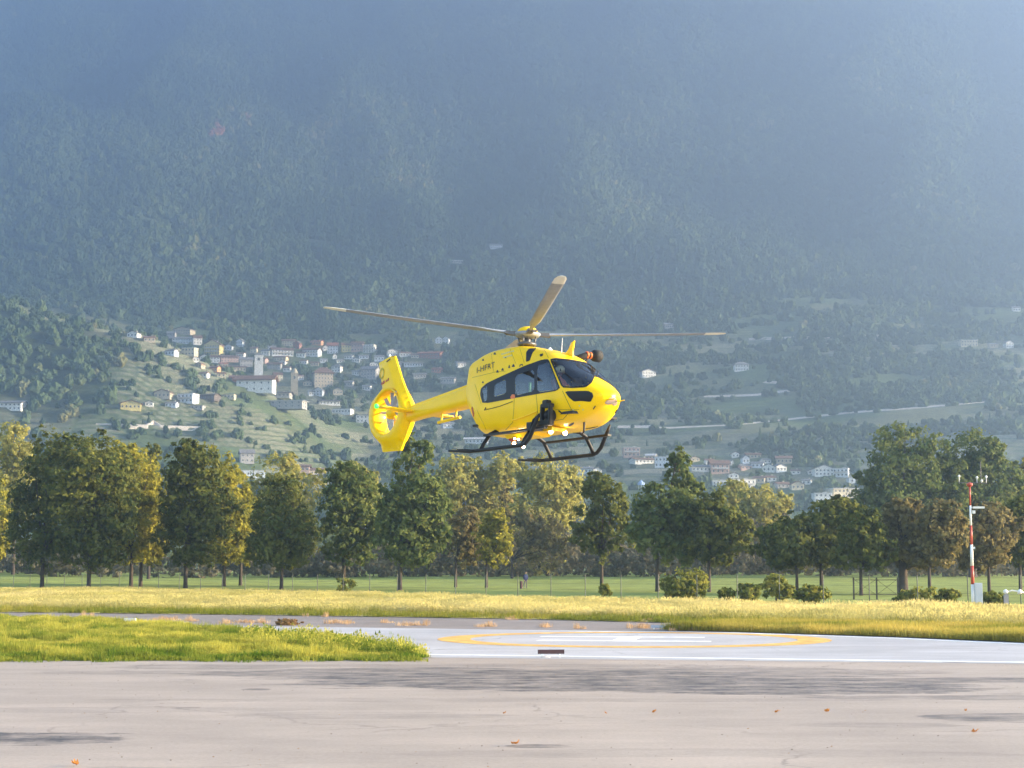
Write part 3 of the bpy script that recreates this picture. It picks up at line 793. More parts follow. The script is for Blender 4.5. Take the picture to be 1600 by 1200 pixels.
# ------------------------------------------------------------------ villages
def wallm(n, c): return mat(n + '_wall', c, rough=.9, noise=.08, nscale=.6)
WALL = {'white': wallm('white_render', (.80, .80, .78)), 'bluish': wallm('cool_white_render', (.68, .73, .80)), 'cream': wallm('cream_render', (.66, .58, .42)),
        'grey': wallm('grey_render', (.42, .41, .40)), 'pink': wallm('pink_render', (.58, .40, .34)), 'salmon': wallm('salmon_render', (.52, .24, .17)),
        'orange': wallm('orange_render', (.60, .33, .16)), 'yellow': wallm('yellow_render', (.70, .58, .22)), 'beige': wallm('beige_render', (.52, .45, .34)),
        'brick': wallm('red_brick', (.33, .14, .10)), 'wood': wallm('dark_timber', (.14, .11, .09)), 'stone': wallm('old_stone', (.45, .40, .30))}
ROOF = {'brown': mat('brown_tile_roof', (.17, .095, .065), rough=.9, noise=.2, nscale=.8), 'grey': mat('grey_slate_roof', (.20, .20, .21), rough=.8, noise=.2, nscale=.8),
        'pale': mat('pale_sheet_roof', (.55, .55, .56), rough=.6, noise=.08), 'red': mat('red_tile_roof', (.30, .11, .07), rough=.9, noise=.2, nscale=.8),
        'dark': mat('dark_roof', (.09, .08, .08), rough=.9, noise=.2)}
paneM = mat('dark_window_pane', (.07, .08, .09), rough=.12)
frameM = mat('window_frame_paint', (.5, .48, .45), rough=.6)
slabM = mat('balcony_concrete', (.55, .54, .52), rough=.9)
# shared unit meshes (1 x 1 x 1 m, front towards -y), scaled for each house
def unit_meshes():
    b = MB(); b.box((0, 0, .5), (1, 1, 1)); U['wall_box'] = b
    w = MB(); w.box((0, -.02, 0), (1, .10, 1), 0); w.box((0, -.075, 0), (.74, .03, .82), 1); U['window'] = w.mesh('window', [frameM, paneM])
    s = MB(); s.box((0, -.5, 0), (1, 1, .14)); s.box((0, -.97, .45), (1, .05, .8)); U['balcony'] = s.mesh('balcony', slabM)
    c = MB(); c.box((0, 0, .5), (1, 1, 1)); c.box((0, 0, 1.06), (1.3, 1.3, .12)); U['chimney'] = c.mesh('chimney', frameM)
U = {}; unit_meshes()
_wm, _rm = {}, {}
def wall_mesh(wc, gable):
    k = (wc, gable)
    if k not in _wm:
        b = MB()
        if gable == 'front':   # gable towards the viewer
            V = [(-.5, -.5, 0), (.5, -.5, 0), (.5, -.5, 1), (0, -.5, 1.42), (-.5, -.5, 1)]; V += [(x, .5, z) for x, y, z in V]
            b.add(V, [(0, 1, 2, 3, 4), (9, 8, 7, 6, 5), (1, 0, 5, 6), (2, 1, 6, 7), (0, 4, 9, 5), (3, 2, 7, 8), (4, 3, 8, 9)])
        elif gable == 'side':
            V = [(-.5, -.5, 0), (-.5, .5, 0), (-.5, .5, 1), (-.5, 0, 1.34), (-.5, -.5, 1)]; V += [(.5, y, z) for x, y, z in V]
            b.add(V, [(4, 3, 2, 1, 0)[::-1], (5, 6, 7, 8, 9), (0, 5, 9, 4), (1, 2, 7, 6), (1, 6, 5, 0), (4, 9, 8, 3), (3, 8, 7, 2)])
        else: b.box((0, 0, .5), (1, 1, 1))
        _wm[k] = b.mesh('wall', WALL[wc])
    return _wm[k]
def roof_mesh(rc, kind):
    k = (rc, kind)
    if k not in _rm:
        b = MB(); e = .08; th = .07
        if kind in ('front', 'side'):
            sl = .84 if kind == 'front' else .68
            hz = lambda q: 1.44 - sl * abs(q) if kind == 'front' else 1.36 - sl * abs(q)
            prof = [(-.5 - e, hz(.5 + e)), (0, hz(0)), (.5 + e, hz(.5 + e))]
            V = []
            for o in (-.5 - e, .5 + e):
                for (q, z) in prof:
                    for dz in (0, th): V.append((q, o, z + dz) if kind == 'front' else (o, q, z + dz))
            F = []
            for j in (0, 2):
                a = j
                F += [(a + 1, a + 3, a + 9, a + 7), (a, a + 6, a + 8, a + 2), (a, a + 2, a + 3, a + 1), (a + 6, a + 7, a + 9, a + 8)]
            F += [(0, 1, 7, 6), (4, 10, 11, 5)]
            b.add(V, F)
        elif kind == 'hip':
            h = .5 + e
            V = [(-h, -h, .98), (h, -h, .98), (h, h, .98), (-h, h, .98), (-h, -h, 1.03), (h, -h, 1.03), (h, h, 1.03), (-h, h, 1.03), (-.18, 0, 1.42), (.18, 0, 1.42)]
            b.add(V, [(3, 2, 1, 0), (0, 1, 5, 4), (1, 2, 6, 5), (2, 3, 7, 6), (3, 0, 4, 7), (4, 5, 9, 8), (5, 6, 9), (6, 7, 8, 9), (7, 4, 8)])
        else: b.box((0, 0, 1.03), (1.06, 1.08, .06)); b.box((0.2, 0.1, 1.10), (.2, .3, .1))
        me = b.mesh('roof', ROOF[rc])
        bm = bmesh.new(); bm.from_mesh(me); bmesh.ops.recalc_face_normals(bm, faces=bm.faces); bm.to_mesh(me); bm.free()
        _rm[k] = me
    return _rm[k]
HOUSES = []      # photo rectangles, so that no bush of the slope grows in front of a wall
def house(u, v, w, h, wall, roof, style, label, group, yaw=None, rows=None, cols=None, balc=False, name='house', depth=None, cat='house'):
    """u: centre column, v: row of the foot, w, h: visible width and height in px; stands where that ray meets the slope"""
    p = march(u, v); d = p[1]; k = d / FPX
    W_, T_ = w * k, h * k
    rise = {'front': 1.42, 'side': 1.34, 'hip': 1.42, 'flat': 1.06}[style]
    Hh = T_ / rise; D_ = depth or min(max(.75 * W_, 6), 12)
    rr = random.Random(int(u * 13 + v)); yw = math.radians(rr.uniform(-20, 22) if yaw is None else yaw)
    t = thing(name, label, cat, (p[0], p[1] + D_ * .5 * math.cos(yw), p[2] - .6), yw, group)
    W_ /= (math.cos(yw) + .25 * abs(math.sin(yw)))
    wo = mobj('wall', wall_mesh(wall, style), t); wo.scale = (W_, D_, Hh + .6)
    ro = mobj('roof', roof_mesh(roof, style), t); ro.scale = (W_, D_, Hh + .6)
    if style != 'flat' and w > 13:
        c = mobj('chimney', U['chimney'], t); c.location = (W_ * .22, D_ * .12, (Hh + .6) * 1.15); c.scale = (.8, .8, max(1.4, Hh * .3))
    nr = rows or max(1, min(4, round(Hh / 2.9))); ncol = cols or max(1, min(8, round(W_ / 2.6)))
    fl = Hh / nr
    for i in range(nr):
        z = .6 + fl * (i + .55)
        for j in range(ncol):
            x = W_ * ((j + .5) / ncol - .5)
            o = mobj('window', U['window'], t); o.location = (x, -D_ / 2, z); o.scale = (min(1.15, W_ / ncol * .48), 1, min(1.4, fl * .46))
        if balc and i > 0:
            o = mobj('balcony', U['balcony'], t); o.location = (0, -D_ / 2, .6 + fl * i); o.scale = (W_ * .86, 1.3, 1.05)
    for i in range(nr):     # the side that faces the sun
        for y in ((-.22, .22) if D_ > 7 else (0,)):
            o = mobj('window', U['window'], t); o.location = (W_ / 2, y * D_, .6 + fl * (i + .55)); o.rotation_euler = (0, 0, math.pi / 2); o.scale = (1.1, 1, min(1.4, fl * .5))
    HOUSES.append((u, v, w, h, d))
    return t
GV = 'houses of the upper village'
GL = 'houses of the lower village'
GO = 'lone houses on the slope'
for a in (
 (267, 529, 13, 11, 'grey', 'grey', 'side', 'grey house at the upper left end of the village, left of the wide gabled one'),
 (286, 523, 30, 12, 'beige', 'grey', 'front', 'wide beige gabled house at the top left of the village, under the trees'),
 (284, 537, 34, 11, 'bluish', 'grey', 'side', 'long cool white house right below the wide beige gabled one'),
 (307, 539, 14, 14, 'white', 'brown', 'side', 'small white house between the long cool white one and the yellow chalet'),
 (295, 557, 22, 13, 'cream', 'pale', 'flat', 'pale cream flat roofed block at the crest of the vineyards'),
 (332, 556, 26, 24, 'yellow', 'brown', 'front', 'tall yellow chalet with white gable above the church', True),
 (357, 549, 13, 9, 'bluish', 'grey', 'front', 'tiny white house with one dark window, right of the yellow chalet'),
 (375, 543, 12, 13, 'bluish', 'grey', 'front', 'white house among dark trees above the church tower'),
 (396, 552, 10, 10, 'cream', 'brown', 'side', 'small cream house half hidden above the white church tower'),
 (267, 556, 17, 10, 'bluish', 'grey', 'side', 'bluish white house on the crest left of the pale cream block'),
 (319, 565, 13, 11, 'white', 'brown', 'front', 'white gabled house directly below the yellow chalet'),
 (335, 567, 15, 11, 'white', 'brown', 'side', 'white house with brown roof left of the long pinkish row'),
 (356, 566, 28, 11, 'pink', 'brown', 'side', 'long pinkish house under a brown roof, left of the church tower'),
 (335, 582, 14, 10, 'orange', 'brown', 'side', 'orange walled house below the white gabled pair'),
 (362, 581, 40, 9, 'cream', 'brown', 'side', 'long cream row of dark windows left of the white church tower'),
 (365, 597, 16, 10, 'salmon', 'brown', 'side', 'salmon red house left above the church nave'),
 (383, 574, 20, 15, 'grey', 'grey', 'side', 'pale grey house tucked behind the white church tower on its left'),
 (434, 557, 24, 13, 'bluish', 'brown', 'side', 'cool white row house below the cream and brick pair', True),
 (450, 557, 15, 12, 'white', 'brown', 'side', 'white row house next right of the cool white row, below the red-brick gable', True),
 (450, 541, 20, 11, 'cream', 'brown', 'side', 'cream house on the upper edge left of the small red-brick gable'),
 (464, 545, 11, 12, 'brick', 'brown', 'front', 'small red-brick gabled house at the upper edge of the village'),
 (486, 557, 27, 14, 'bluish', 'brown', 'side', 'long bluish white house with brown roof in the middle of the top row', True),
 (495, 540, 18, 8, 'orange', 'red', 'side', 'orange roofed house peeping over the long bluish white one'),
 (519, 553, 17, 17, 'bluish', 'red', 'side', 'pale blue block left of the lemon yellow one', False),
 (541, 551, 17, 14, 'yellow', 'brown', 'side', 'lemon yellow block in the top row below the left tip of the rotor'),
 (558, 550, 18, 16, 'pink', 'brown', 'side', 'pinkish block right of the lemon yellow one', False),
 (577, 551, 18, 13, 'white', 'pale', 'flat', 'white flat roofed block with two dark balcony bands', True),
 (545, 562, 14, 6, 'white', 'grey', 'side', 'low white house under the lemon yellow block'),
 (557, 568, 13, 7, 'white', 'grey', 'front', 'low white gabled house under the pinkish block'),
 (568, 561, 15, 6, 'bluish', 'grey', 'side', 'low cool white house under the banded white block'),
 (592, 565, 15, 9, 'bluish', 'grey', 'side', 'cool white house just left of the helicopter fin'),
 (612, 556, 16, 11, 'white', 'grey', 'front', 'white gabled house behind the top of the helicopter fin'),
 (522, 562, 6, 8, 'white', 'brown', 'front', 'tiny white hut below the pale blue block'),
 (526, 583, 15, 13, 'white', 'grey', 'hip', 'white square villa right above the big octagonal one'),
 (503, 606, 30, 32, 'beige', 'brown', 'hip', 'big beige villa with a wide hipped roof right of the old stone tower'),
 (578, 594, 26, 20, 'grey', 'grey', 'side', 'large pale grey house left of the helicopter fin'),
 (498, 620, 16, 13, 'bluish', 'grey', 'front', 'cool white gabled house below the big beige villa'),
 (485, 620, 8, 9, 'bluish', 'grey', 'side', 'narrow cool white house left of the one below the big villa'),
 (527, 618, 15, 11, 'cream', 'grey', 'front', 'cream gabled house right below the big beige villa'),
 (513, 633, 33, 8, 'white', 'dark', 'side', 'long low white shed under a dark roof, right of the stone tower'),
 (438, 566, 20, 9, 'cream', 'brown', 'side', 'cream terrace house right of the white church tower'),
 (428, 579, 22, 11, 'grey', 'brown', 'side', 'grey house with brown roof at the right foot of the white church tower'),
 (433, 596, 14, 12, 'cream', 'brown', 'side', 'cream house at the right end of the church nave'),
 (432, 622, 42, 9, 'grey', 'dark', 'side', 'old low grey house with dark roof left of the stone tower'),
 (434, 640, 86, 12, 'grey', 'pale', 'flat', 'very long low pale building with a dark window strip below the stone tower'),
 (535, 648, 30, 9, 'white', 'grey', 'flat', 'white flat shed down the slope left of the fenestron'),
 (568, 661, 24, 13, 'white', 'grey', 'flat', 'white flat shed nearest to the tail of the helicopter'),
 (254, 624, 26, 14, 'beige', 'brown', 'front', 'beige chalet on the left vineyard slope'),
 (292, 630, 28, 15, 'bluish', 'pale', 'flat', 'modern cool white terraced house on the left vineyard slope', True),
 (326, 626, 28, 10, 'wood', 'dark', 'side', 'dark timber barn on the left vineyard slope'),
 (358, 626, 17, 8, 'cream', 'grey', 'flat', 'small cream house right of the dark timber barn'),
 (202, 641, 32, 15, 'yellow', 'brown', 'front', 'yellow beige chalet lowest on the left vineyard slope'),
 (232, 638, 13, 8, 'white', 'grey', 'front', 'small white house right of the yellow beige chalet'),
 (267, 638, 18, 8, 'bluish', 'grey', 'side', 'small cool white house below the beige chalet'),
 (308, 640, 20, 6, 'grey', 'grey', 'flat', 'low grey garage below the modern terraced house'),
 (208, 528, 18, 9, 'white', 'grey', 'front', 'white house on the crest above the vineyards, far left'),
 (232, 535, 18, 9, 'beige', 'brown', 'side', 'beige house with brown roof on the crest, second from the left'),
 (672, 561, 36, 11, 'brick', 'red', 'side', 'wide red-brick house between fin and cabin of the helicopter'),
 (645, 574, 30, 7, 'bluish', 'grey', 'side', 'low cool white row above the tail boom'),
 (683, 584, 15, 8, 'salmon', 'red', 'side', 'small red house just above the tail boom'),
 (700, 601, 22, 10, 'grey', 'grey', 'side', 'grey house right above the tail boom, next to the cabin'),
 (655, 592, 20, 8, 'grey', 'grey', 'side', 'grey house above the tail boom near the fin'),
 (699, 669, 18, 9, 'bluish', 'grey', 'side', 'cool white house below the tail boom'),
 (470, 560, 14, 9, 'white', 'brown', 'side', 'small white house left of the long bluish white one in the top row'),
 (415, 556, 14, 9, 'white', 'grey', 'side', 'white house straight above the white church tower, right of the small cream one'),
 (410, 568, 14, 8, 'pink', 'brown', 'side', 'pinkish house close behind the right side of the white church tower'),
 (505, 567, 12, 7, 'bluish', 'grey', 'side', 'low cool white house left of the tiny white hut'),
 (348, 574, 14, 7, 'beige', 'red', 'side', 'beige house with red roof below the long pinkish row'),
 (467, 596, 12, 8, 'white', 'brown', 'side', 'small white house on the right above the old stone tower'),
 (480, 603, 14, 8, 'beige', 'brown', 'front', 'beige gable left of the big octagonal villa'),
 (545, 606, 14, 9, 'grey', 'grey', 'side', 'grey house in the trees right of the big beige villa'),
 (556, 588, 12, 8, 'white', 'grey', 'side', 'white house between the square villa and the large pale grey house'),
 (318, 590, 14, 8, 'white', 'brown', 'side', 'white house at the left below the orange walled one'),
 (312, 577, 10, 8, 'beige', 'brown', 'front', 'narrow beige gable left of the orange walled house'),
 (632, 559, 18, 8, 'white', 'brown', 'side', 'white house with brown roof left of the wide red-brick house'),
 (720, 574, 14, 8, 'white', 'grey', 'side', 'white house tucked behind the rear edge of the cabin'),
 (424, 549, 12, 8, 'bluish', 'grey', 'side', 'small cool white house at the top left end of the cool white row'),
 (442, 570, 11, 7, 'white', 'brown', 'front', 'tiny white gable below the cool white row houses'),
 (474, 569, 12, 7, 'white', 'brown', 'side', 'small white house under the middle of the long bluish white one'),
 (491, 572, 13, 7, 'beige', 'brown', 'side', 'small beige house under the right end of the long bluish white one'),
 (508, 548, 9, 8, 'white', 'red', 'front', 'narrow white gable squeezed against the left of the pale blue block'),
 (531, 567, 12, 6, 'white', 'grey', 'side', 'low white house below the pale blue block, right of the tiny hut'),
 (583, 573, 12, 7, 'white', 'grey', 'front', 'small white gable below the banded white block, left of the fin'),
 (573, 612, 13, 8, 'white', 'grey', 'side', 'small white house below the large pale grey one, beside the fin'),
 (448, 581, 11, 8, 'white', 'brown', 'side', 'small white house above the right end of the church nave'),
 (376, 560, 12, 8, 'white', 'brown', 'side', 'small white house directly left above the white church tower'),
 (345, 590, 13, 8, 'cream', 'brown', 'side', 'small cream house between the orange walled and the salmon red one'),
 (304, 566, 10, 8, 'white', 'grey', 'front', 'small white gable just below the pale cream block'),
 (620, 574, 13, 8, 'white', 'grey', 'side', 'small white house right behind the middle of the helicopter fin'),
 (648, 560, 12, 7, 'cream', 'brown', 'side', 'small cream house touching the left end of the wide red-brick one'),
 (745, 694, 36, 10, 'bluish', 'pale', 'side', 'pale roofed hall behind the rear of the left skid'),
):
    house(*a[:7], a[7], GV, balc=(len(a) > 8 and a[8]))
for a in (
 (685, 537, 10, 11, 'bluish', 'grey', 'front', 'left of the twin white houses at the forest edge behind the tail'),
 (697, 537, 10, 11, 'bluish', 'grey', 'front', 'right of the twin white houses at the forest edge behind the tail'),
 (14, 641, 42, 15, 'white', 'grey', 'side', 'white house with rows of windows at the far left edge'),
 (384, 726, 22, 20, 'grey', 'grey', 'side', 'grey house down in the valley above the egg-shaped tree'),
 (392, 746, 38, 11, 'bluish', 'pale', 'flat', 'pale flat hall in front of the grey valley house'),
 (462, 738, 40, 12, 'pink', 'brown', 'side', 'pinkish house roofs behind the pale golden willow'),
 (494, 744, 28, 12, 'beige', 'brown', 'side', 'beige house right of the pale golden willow'),
 (1011, 590, 24, 13, 'white', 'grey', 'front', 'white house alone in the trees right of the nose of the helicopter'),
 (1159, 580, 22, 15, 'white', 'grey', 'hip', 'white villa alone on the slope with two rows of windows'),
 (1044, 514, 16, 9, 'grey', 'grey', 'side', 'grey white house under the right side of the rotor'),
 (1515, 542, 26, 11, 'cream', 'pale', 'flat', 'pale building below the long retaining wall at the right'),
 (1553, 544, 13, 7, 'beige', 'grey', 'side', 'small beige hut between the pale building and the white cottage on the right'),
 (1577, 545, 13, 11, 'white', 'grey', 'front', 'white cottage on the right slope beside the beige hut'),
 (1589, 487, 12, 8, 'white', 'grey', 'side', 'white hut up at the right forest edge'),
 (775, 389, 20, 9, 'bluish', 'grey', 'side', 'white mountain house high in the forest above the rotor'),
 (713, 412, 18, 6, 'grey', 'pale', 'side', 'pale hut in the forest left below the high mountain house'),
):
    house(*a[:7], a[7], GO)
for a in (
 (987, 715, 26, 16, 'pink', 'pale', 'flat', 'modern flat house with wide dark openings, top left of the lower village', True),
 (1003, 725, 32, 9, 'white', 'brown', 'side', 'long low white walled house under the modern flat one'),
 (1018, 719, 16, 9, 'beige', 'pale', 'side', 'beige house between the modern flat one and the cool white block'),
 (1039, 731, 30, 18, 'bluish', 'pale', 'flat', 'cool white block left of the tree with the small separate top', False),
 (915, 742, 24, 10, 'bluish', 'grey', 'side', 'white house with grey roof left of the dark airy tree'),
 (932, 742, 14, 9, 'white', 'grey', 'front', 'small white gable at the right end of the pair above the dark airy tree'),
 (1085, 723, 14, 8, 'beige', 'brown', 'front', 'small beige gable in the lower village, behind the separate tree top'),
 (1094, 738, 32, 11, 'white', 'grey', 'side', 'long white row right of the separate tree top'),
 (1125, 742, 29, 20, 'pink', 'brown', 'side', 'pinkish flats with three balcony bands in the lower village', True),
 (1124, 759, 24, 9, 'white', 'pale', 'flat', 'low white house below the pinkish flats'),
 (1149, 717, 12, 9, 'white', 'brown', 'front', 'small white gable at the upper edge right of the pinkish flats'),
 (1165, 726, 11, 13, 'bluish', 'grey', 'front', 'narrow tall cool white gable in the middle of the lower village'),
 (1165, 735, 19, 8, 'pink', 'grey', 'side', 'pinkish white house below the narrow tall gable'),
 (1178, 717, 22, 8, 'beige', 'brown', 'side', 'beige house with brown roof at the upper edge of the lower village'),
 (1185, 731, 19, 9, 'bluish', 'grey', 'side', 'cool white house right of the narrow tall gable'),
 (1203, 738, 20, 12, 'white', 'grey', 'front', 'left of the two joined white gables in the lower village'),
 (1219, 738, 18, 12, 'white', 'grey', 'front', 'right of the two joined white gables in the lower village'),
 (1226, 727, 24, 12, 'beige', 'brown', 'side', 'brown roofed house above the two joined white gables'),
 (1060, 726, 13, 8, 'white', 'grey', 'side', 'small white house between the cool white block and the separate tree top'),
 (1109, 726, 14, 8, 'white', 'brown', 'side', 'small white house behind the left corner of the pinkish flats'),
 (1140, 727, 12, 7, 'white', 'grey', 'side', 'small white house at the right corner of the pinkish flats'),
 (1146, 748, 16, 8, 'white', 'brown', 'front', 'white gable between the pinkish flats and the long white block'),
 (1197, 724, 13, 7, 'white', 'grey', 'side', 'small white house left of the brown roofed one at the upper edge'),
 (1205, 752, 15, 8, 'white', 'brown', 'side', 'white house with brown roof below the two joined white gables'),
 (1244, 742, 14, 7, 'white', 'brown', 'side', 'small white house right of the two joined white gables'),
 (1262, 757, 14, 8, 'white', 'grey', 'side', 'white house above the right side of the cream gabled one'),
 (1160, 764, 38, 15, 'white', 'pale', 'flat', 'long white block with windows above the golden domed willow', True),
 (1188, 755, 18, 10, 'beige', 'brown', 'side', 'beige house right above the long white block'),
 (1222, 763, 20, 9, 'grey', 'brown', 'side', 'grey house with brown roof right of the golden domed willow'),
 (1246, 766, 20, 13, 'cream', 'brown', 'front', 'cream gabled house above the earth gap'),
 (1268, 742, 12, 7, 'white', 'grey', 'front', 'tiny white gable left of the white gabled farmhouse'),
 (1288, 744, 30, 16, 'white', 'grey', 'front', 'white gabled farmhouse on the right of the lower village'),
 (1316, 747, 24, 14, 'bluish', 'pale', 'flat', 'flat roofed house with balconies right of the white farmhouse', True),
 (1331, 756, 10, 9, 'bluish', 'pale', 'flat', 'tiny cool white annex beside the huge green tree'),
 (1318, 779, 42, 16, 'cream', 'pale', 'flat', 'warm pale hall left of the huge green tree'),
 (1286, 785, 28, 15, 'white', 'pale', 'flat', 'white flat roofed house lowest at the right', False),
):
    house(*a[:7], a[7], GL, balc=(len(a) > 8 and a[8]))
# church, its tower, the old stone tower, the gazebo
def tower(u, v, w, h, m, cap, label, name):
    p = march(u, v); k = p[1] / FPX; W_, T_ = w * k, h * k
    t = thing(name, label, 'tower', (p[0], p[1] + W_ / 2, p[2] - .6), math.radians(8))
    b = MB(); b.box((0, 0, (T_ + .6) * .5), (W_, W_, T_ + .6)); b.box((0, 0, T_ * .70), (W_ * 1.08, W_ * 1.08, .35)); b.box((0, 0, T_ * 1.0 + .7), (W_ * 1.12, W_ * 1.12, .4))
    b.build('shaft', m, t)
    for (x, y, rz) in ((0, -W_ / 2, 0), (W_ / 2, 0, math.pi / 2)):
        o = mobj('belfry_opening', U['window'], t); o.location = (x, y, T_ * .86); o.rotation_euler = (0, 0, rz); o.scale = (W_ * .34, 1, T_ * .15)
    c = MB()
    if cap == 'dome': c.lathe([(W_ * .5, T_ + .9), (W_ * .46, T_ + W_ * .35), (W_ * .3, T_ + W_ * .7), (.1, T_ + W_ * .95)], n=8)
    else: c.lathe([(W_ * .76, T_ + .9), (.1, T_ + W_ * .5)], n=4, mat=Matrix.Rotation(math.pi / 4, 3, 'Z'))
    c.build('cap', ROOF['grey'] if cap != 'dome' else WALL['stone'], t)
    HOUSES.append((u, v, w, h, p[1]))
tower(403, 590, 13, 34, WALL['white'], 'low', 'tall white church bell tower in the middle of the upper village', 'bell_tower')
tower(459, 622, 11, 38, WALL['stone'], 'dome', 'old stone bell tower with a domed top below the village', 'bell_tower')
house(398, 613, 58, 26, 'white', 'brown', 'side', 'large white church nave with a brown roof below the white tower', None, yaw=-4, rows=2, cols=5, name='church', depth=13, cat='church')
# cypress before the church, dark trees between the houses are part of the slope wood
# lanes on the slope
lane = mat('lane_gravel', (.55, .50, .44), rough=1, noise=.15)
def drape(name, px, w, m, z=.25):
    Q = []
    for (u0, v0), (u1, v1) in zip(px[:-1], px[1:]):
        for t_ in np.linspace(0, 1, 9)[:-1]: Q.append(march(u0 + (u1 - u0) * t_, v0 + (v1 - v0) * t_))
    V, F = [], []
    for i, p in enumerate(Q):
        tg = Vector(Q[min(i + 1, len(Q) - 1)] - Q[max(i - 1, 0)]); tg.z = 0; tg.normalize(); n = Vector((-tg.y, tg.x, 0))
        for s_ in (-1, -.33, .33, 1):
            q = Vector(p) + n * w / 2 * s_; V.append((q.x, q.y, float(H(q.x, q.y)) + z))
    for i in range(len(Q) - 1):
        for j in range(3): F.append((4 * i + j, 4 * i + j + 1, 4 * i + j + 5, 4 * i + j + 4))
    o = mobj(name, new_mesh(name, V, F, m)); return tag(o, kind='structure')
drape('lane', [(965, 668), (1050, 669), (1150, 664), (1240, 655), (1330, 645), (1430, 638), (1520, 630), (1640, 622)], 8, lane)
drape('lane', [(1195, 597), (1250, 602), (1300, 605)], 7, lane)
drape('lane', [(1170, 531), (1240, 529), (1300, 527), (1390, 524)], 7, lane)
drape('lane', [(1100, 620), (1180, 618), (1240, 610)], 6, lane)
drape('lane', [(150, 668), (240, 664), (330, 672)], 3.5, lane)
# retaining walls
def retaining(px, hgt, label):
    Q = [march(u, v) for u, v in px]
    t = thing('retaining_wall', label, 'wall', tuple(Q[0]))
    b = MB()
    for a, c in zip(Q[:-1], Q[1:]):
        A, C_ = Vector(a) - Vector(Q[0]), Vector(c) - Vector(Q[0]); n = Vector((0, .8, 0))
        up = Vector((0, 0, hgt)); dn = Vector((0, 0, -1.5))
        b.add([A + dn, C_ + dn, C_ + up, A + up, A + dn + n, C_ + dn + n, C_ + up + n, A + up + n], [(0, 1, 2, 3), (7, 6, 5, 4), (3, 2, 6, 7), (0, 3, 7, 4), (1, 5, 6, 2)])
    b.build('wall', WALL['beige'], t)
retaining([(1392, 526), (1430, 525), (1470, 522), (1510, 521), (1562, 524)], 3.2, 'long pale retaining wall high on the right slope')
retaining([(975, 742), (1010, 741), (1060, 744), (1100, 745)], 3.0, 'pale retaining wall under the cool white block of the lower village')
# gazebo
p = march(1002, 764); k = p[1] / FPX
gz = thing('gazebo', 'small pale blue pavilion roof rising behind the dark airy tree', 'gazebo', tuple(p))
b = MB(); b.lathe([(13 * k * .55, 6 * k), (13 * k * .42, 9 * k), (.15, 14 * k)], n=8); b.build('roof', mat('pale_blue_roof', (.35, .48, .72), rough=.6), gz)
for i in range(8):
    a = i * math.pi / 4; c = MB(); c.box((6 * k * math.cos(a), 6 * k * math.sin(a), 2.9 * k), (.25, .25, 6.6 * k)); c.build('post', M['white'], gz)
HOUSES.append((1002, 764, 14, 14, p[1]))

# ------------------------------------------------------------------ woods on the slopes
def blob_mesh(name, seed, m, kind):
    bm = bmesh.new()
    if kind == 'cone':
        bmesh.ops.create_icosphere(bm, subdivisions=3, radius=1)
        for v in bm.verts:
            h = (v.co.z + 1) / 2; r = (1 - h) ** .75 * .8 + .04
            q = Vector((v.co.x, v.co.y, 0)); q = q.normalized() * r if q.length > 1e-4 else q
            w = 1 + .30 * math.sin(h * 34) + .35 * (mnoise.noise(v.co * 3.1 + Vector((seed, 0, 0))))
            v.co = Vector((q.x * w * .62, q.y * w * .62, h * 3.0 - .4))
    else:
        bmesh.ops.create_icosphere(bm, subdivisions=3, radius=1)
        for v in bm.verts:
            n = v.co.normalized(); s = Vector((seed * 3.7, seed, 0))
            d = .42 * mnoise.noise(n * 1.7 + s) + .30 * mnoise.noise(n * 4.2 + s) + .20 * mnoise.noise(n * 8.5 + s)
            k = 1 + d
            v.co = Vector((n.x * k, n.y * k, (n.z * 1.12 + .55) * k))
    me = bpy.data.meshes.new(name); bm.to_mesh(me); bm.free(); me.materials.append(m)
    return me
def woodmat(name, c0, c1, c2):
    m = bpy.data.materials.new(name); m.use_nodes = True; nt = m.node_tree; b = nt.nodes['Principled BSDF']
    b.inputs['Roughness'].default_value = 1; b.inputs['Specular IOR Level'].default_value = .05
    at = nt.nodes.new('ShaderNodeAttribute'); at.attribute_name = 'tint'; at.attribute_type = 'INSTANCER'
    rp = nt.nodes.new('ShaderNodeValToRGB'); e = rp.color_ramp.elements
    e[0].position = 0; e[0].color = (*c0, 1); e[1].position = .8; e[1].color = (*c1, 1)
    x = e.new(1.0); x.color = (*c2, 1)
    nt.links.new(at.outputs['Fac'], rp.inputs[0])
    tc = nt.nodes.new('ShaderNodeTexCoord'); ns = nt.nodes.new('ShaderNodeTexNoise'); ns.inputs['Scale'].default_value = 3.5; ns.inputs['Detail'].default_value = 5
    nt.links.new(tc.outputs['Object'], ns.inputs[0])
    mr = nt.nodes.new('ShaderNodeMapRange'); mr.inputs[1].default_value = .3; mr.inputs[2].default_value = .7; mr.inputs[3].default_value = .5; mr.inputs[4].default_value = 1.5
    nt.links.new(ns.outputs[0], mr.inputs[0])
    sc = nt.nodes.new('ShaderNodeVectorMath'); sc.operation = 'SCALE'; nt.links.new(rp.outputs[0], sc.inputs[0]); nt.links.new(mr.outputs[0], sc.inputs['Scale'])
    nt.links.new(sc.outputs[0], b.inputs['Base Color'])
    bp = nt.nodes.new('ShaderNodeBump'); bp.inputs['Strength'].default_value = 1; bp.inputs['Distance'].default_value = .25
    n2 = nt.nodes.new('ShaderNodeTexNoise'); n2.inputs['Scale'].default_value = 9; nt.links.new(tc.outputs['Object'], n2.inputs[0]); nt.links.new(n2.outputs[0], bp.inputs['Height'])
    nt.links.new(bp.outputs[0], b.inputs['Normal'])
    return m
WM = woodmat('forest_foliage', (.030, .055, .027), (.085, .12, .05), (.17, .165, .07))
